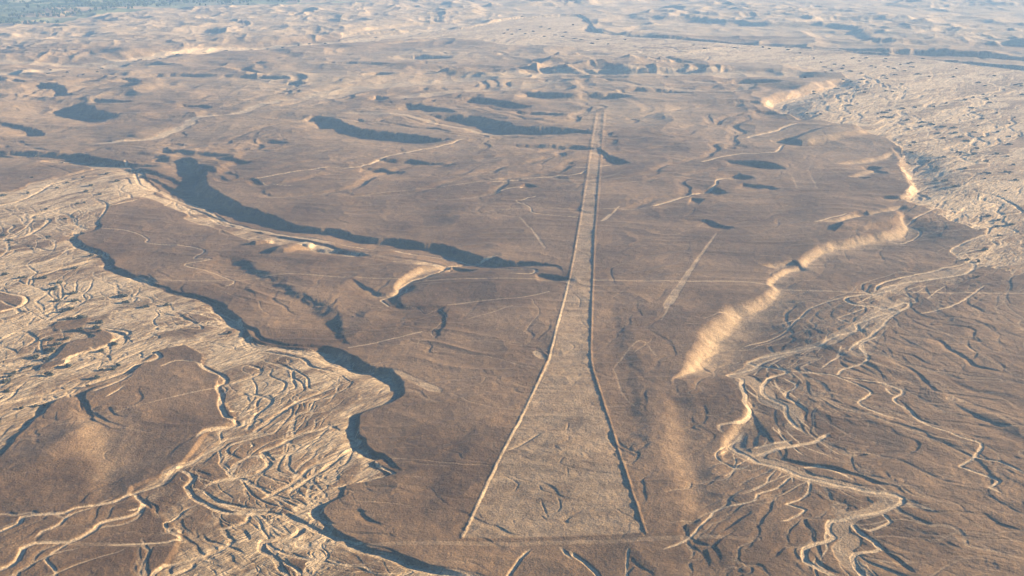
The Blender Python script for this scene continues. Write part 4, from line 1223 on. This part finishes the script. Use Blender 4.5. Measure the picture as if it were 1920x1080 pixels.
GR = 'bushes scattered over the right riverbed'
for px, py, w in [
    (1813, 486, 10), (1835, 489, 7), (1896, 419, 11), (1870, 423, 9), (1873, 411, 7), (1847, 467, 11), (1853, 403, 8), (1832, 518, 8), (1872, 440, 7),
    (1772, 337, 12), (1792, 347, 12), (1853, 323, 10), (1810, 314, 8), (1885, 320, 7), (1826, 287, 12), (1868, 286, 8), (1832, 276, 8), (1795, 284, 7),
    (1692, 200, 12), (1659, 208, 14), (1661, 209, 9), (1657, 217, 12), (1671, 218, 10), (1608, 168, 14), (1616, 147, 10), (1621, 171, 7), (1594, 194, 10), (1587, 174, 9),
    (1524, 171, 9), (1570, 163, 12), (1559, 130, 8), (1579, 126, 10), (1547, 124, 7), (1596, 131, 9), (1658, 112, 12), (1675, 126, 14), (1678, 137, 16), (1657, 139, 9), (1695, 130, 10),
    (1703, 117, 14), (1722, 136, 11), (1788, 142, 12), (1730, 107, 7), (1661, 108, 8), (1709, 115, 10), (1850, 182, 14), (1856, 190, 12), (1912, 155, 12), (1916, 175, 10), (1835, 152, 9),
    (1822, 200, 10), (1809, 185, 9), (1730, 227, 11), (1727, 235, 9), (1745, 230, 9), (1701, 223, 9), (1767, 235, 11), (1788, 237, 12), (1791, 247, 9), (1813, 262, 10), (1801, 255, 8), (1842, 255, 8),
    (1760, 248, 7), (1768, 257, 8), (1842, 220, 7), (1870, 245, 7), (1893, 268, 9), (1825, 246, 12), (1770, 292, 7), (1740, 302, 7), (1702, 305, 7), (1850, 300, 7), (1755, 311, 7), (1905, 335, 8),
    (1478, 91, 10), (1442, 89, 6), (1431, 86, 5), (1377, 87, 6), (1320, 88, 6), (1300, 83, 5), (1615, 135, 8), (1500, 97, 5), (1634, 122, 6)]:
    bush(px, py, w * 1.15, 'dark desert bush on the pale sand of the right riverbed', GR)
rb = random.Random(8)
for k in range(70):
    px = rb.uniform(1500, 1915)
    py = rb.uniform(105, 360) if px > 1700 else rb.uniform(105, 215)
    if py < 90 + (px - 1500) * .1 or (px < 1600 and py > 150 and px - 1430 < (py - 150) * 1.2):
        continue
    bush(px, py, rb.uniform(4, 8), 'small dark desert bush on the pale sand of the right riverbed', 'small bushes scattered over the right riverbed')
for px, py, w in [(952, 54, 8), (975, 53, 8), (985, 61, 11), (1015, 48, 7), (1030, 52, 9), (1078, 70, 10), (1090, 72, 12), (1060, 58, 7), (1040, 63, 8), (960, 62, 8), (1000, 57, 6), (1110, 79, 8), (1140, 80, 7),
                  (979, 27, 8), (1056, 66, 7), (1120, 72, 6), (1020, 66, 7), (945, 60, 6), (1075, 44, 5), (1172, 72, 6)]:
    bush(px, py, w, 'hazy dark bush on the far river plain', 'bushes on the far river plain')
for px, py, w in [(272, 112, 10), (237, 117, 14), (334, 102, 10), (382, 97, 12), (423, 93, 8), (470, 91, 8), (503, 89, 8), (530, 87, 6), (560, 83, 6), (120, 138, 8), (127, 134, 7), (145, 138, 7), (156, 135, 6), (192, 128, 7), (182, 130, 5), (90, 137, 6), (580, 80, 6), (610, 79, 6), (705, 68, 6), (95, 128, 5), (300, 106, 7), (262, 114, 7)]:
    bush(px, py, w, 'hazy bush along the pale stream bed below the far hills', 'bushes along the far stream bed')
bush(1622, 850, 8, 'lone tiny dark bush on the brown fan at the lower right', None)
bush(662, 593, 3.5, 'tiny lone dark shrub on the open plateau by the shaded slope', None)

# far trees
TREES = []
for k in range(4):
    TREES.append(leafy('tree_crown', 260, 1.0, 1.0, .34, 300 + k, TREEM, lobes=7, stem=False, lift=.62))
tr = bpy.data.meshes.new('tree_trunk')
tv = [(.06 * math.cos(a * 1.047), .06 * math.sin(a * 1.047), -.1) for a in range(6)] + [(.035 * math.cos(a * 1.047), .035 * math.sin(a * 1.047), .6) for a in range(6)]
tr.from_pydata(tv, [], [(a, (a + 1) % 6, 6 + (a + 1) % 6, 6 + a) for a in range(6)])
BARK = mat_leaf('bark', (.06, .045, .03), (.12, .09, .06))
tr.materials.append(BARK)


def tree(px, py, h, label, group):
    x, y = gp(px, py)
    e = bpy.data.objects.new('tree', None)
    COL.objects.link(e)
    e.location = (x, y, ground_z(x, y))
    e.rotation_euler = (0, 0, rsb.uniform(0, 6.28))
    e.scale = (h * .62, h * .62, h)
    a = bpy.data.objects.new('crown', rsb.choice(TREES)); COL.objects.link(a); a.parent = e
    b = bpy.data.objects.new('trunk', tr); COL.objects.link(b); b.parent = e
    tag(e, label, 'tree', group)


def valley_edge(px):
    return np.interp(px, [0, 60, 110, 200, 350, 500, 640, 900], [44, 36, 36, 24, 12, 7, 5, 1])


rt = random.Random(12)
for k in range(70):       # front rows, at the foot of the fields
    px = rt.uniform(0, 620)
    py = valley_edge(px) - abs(rt.gauss(0, 4)) - 1
    tree(px, py, rt.uniform(7, 15), 'hazy green tree along the near edge of the valley fields', 'trees along the edge of the far valley')
for k in range(26):
    px = rt.uniform(0, 92)
    tree(px, 47 - px * .03 + rt.uniform(-1.5, 1.5), rt.uniform(6, 11), 'hazy tree in the detached row below the valley fields', 'row of trees below the valley fields')
tree(107, 44, 12, 'lone hazy tree standing apart right of the detached tree row', None)
tree(466, 11, 13, 'lone hazy tree on the pale strip beside the valley', None)
for k in range(60):
    px = rt.uniform(0, 420)
    py = rt.uniform(0, max(2, valley_edge(px) - 6))
    tree(px, py, rt.uniform(8, 16), 'hazy tree among the fields of the far valley', 'trees among the far valley fields')
# the far wood that reads as one mass
Vv, Ff = [], []
rw = np.random.RandomState(4)
while len(Ff) < 90000:
    px = rw.uniform(-250, 1250)
    py = rw.uniform(-28, 30)
    if py > valley_edge(max(px, 0)) - 4:
        continue
    if vnoise(np.array([px / 60.0]), np.array([py / 3.5]), 95)[0] < (0.0 if px < 200 else -.3):
        continue
    x, y = gp(px, py)
    z0 = ground_z(x, y)
    hh = rw.uniform(7, 15)
    for q in range(34):
        d = rw.normal(size=3)
        d /= np.linalg.norm(d)
        p = np.array([x, y, z0 + hh * .6]) + d * np.array([hh * .42, hh * .42, hh * .42]) * rw.uniform(.5, 1)
        t1 = rw.normal(size=3); t1 /= np.linalg.norm(t1)
        t2 = np.cross(t1, rw.normal(size=3)); t2 /= np.linalg.norm(t2)
        s = rw.uniform(2.2, 4.5)
        b = len(Vv)
        Vv += [tuple(p - t1 * s * .5), tuple(p + t2 * s * .5), tuple(p + t1 * s * .5), tuple(p - t2 * s * .5)]
        Ff.append((b, b + 1, b + 2, b + 3))
me = bpy.data.meshes.new('woodland')
me.from_pydata(Vv, [], Ff)
me.materials.append(TREEM)
o = bpy.data.objects.new('woodland', me)
COL.objects.link(o)
tag(o, 'hazy belt of dense green woodland across the far valley', 'woodland', kind='stuff')

# ---------------------------------------------------------------- the air
zmin = float(Z.min())
hm = bpy.data.meshes.new('haze')
X0, X1, Y0, Y1, Z0, Z1 = -62000, 62000, -300, 62000, zmin - 30, CAM_H + 40
hv = [(X0, Y0, Z0), (X1, Y0, Z0), (X1, Y1, Z0), (X0, Y1, Z0), (X0, Y0, Z1), (X1, Y0, Z1), (X1, Y1, Z1), (X0, Y1, Z1)]
hm.from_pydata(hv, [], [(3, 2, 1, 0), (4, 5, 6, 7), (0, 1, 5, 4), (1, 2, 6, 5), (2, 3, 7, 6), (3, 0, 4, 7)])
hmat = bpy.data.materials.new('haze')
hmat.use_nodes = True
nt = hmat.node_tree
nt.nodes.remove(nt.nodes['Principled BSDF'])
pv = nt.nodes.new('ShaderNodeVolumePrincipled')
pv.inputs['Color'].default_value = (.38, .64, 1.0, 1)
pv.inputs['Density'].default_value = 0.00007
pv.inputs['Anisotropy'].default_value = 0.1
nt.links.new(pv.outputs[0], nt.nodes['Material Output'].inputs['Volume'])
hm.materials.append(hmat)
ho = bpy.data.objects.new('haze', hm)
COL.objects.link(ho)
tag(ho, 'pale blue haze thickening towards the far valley', 'haze', kind='stuff')
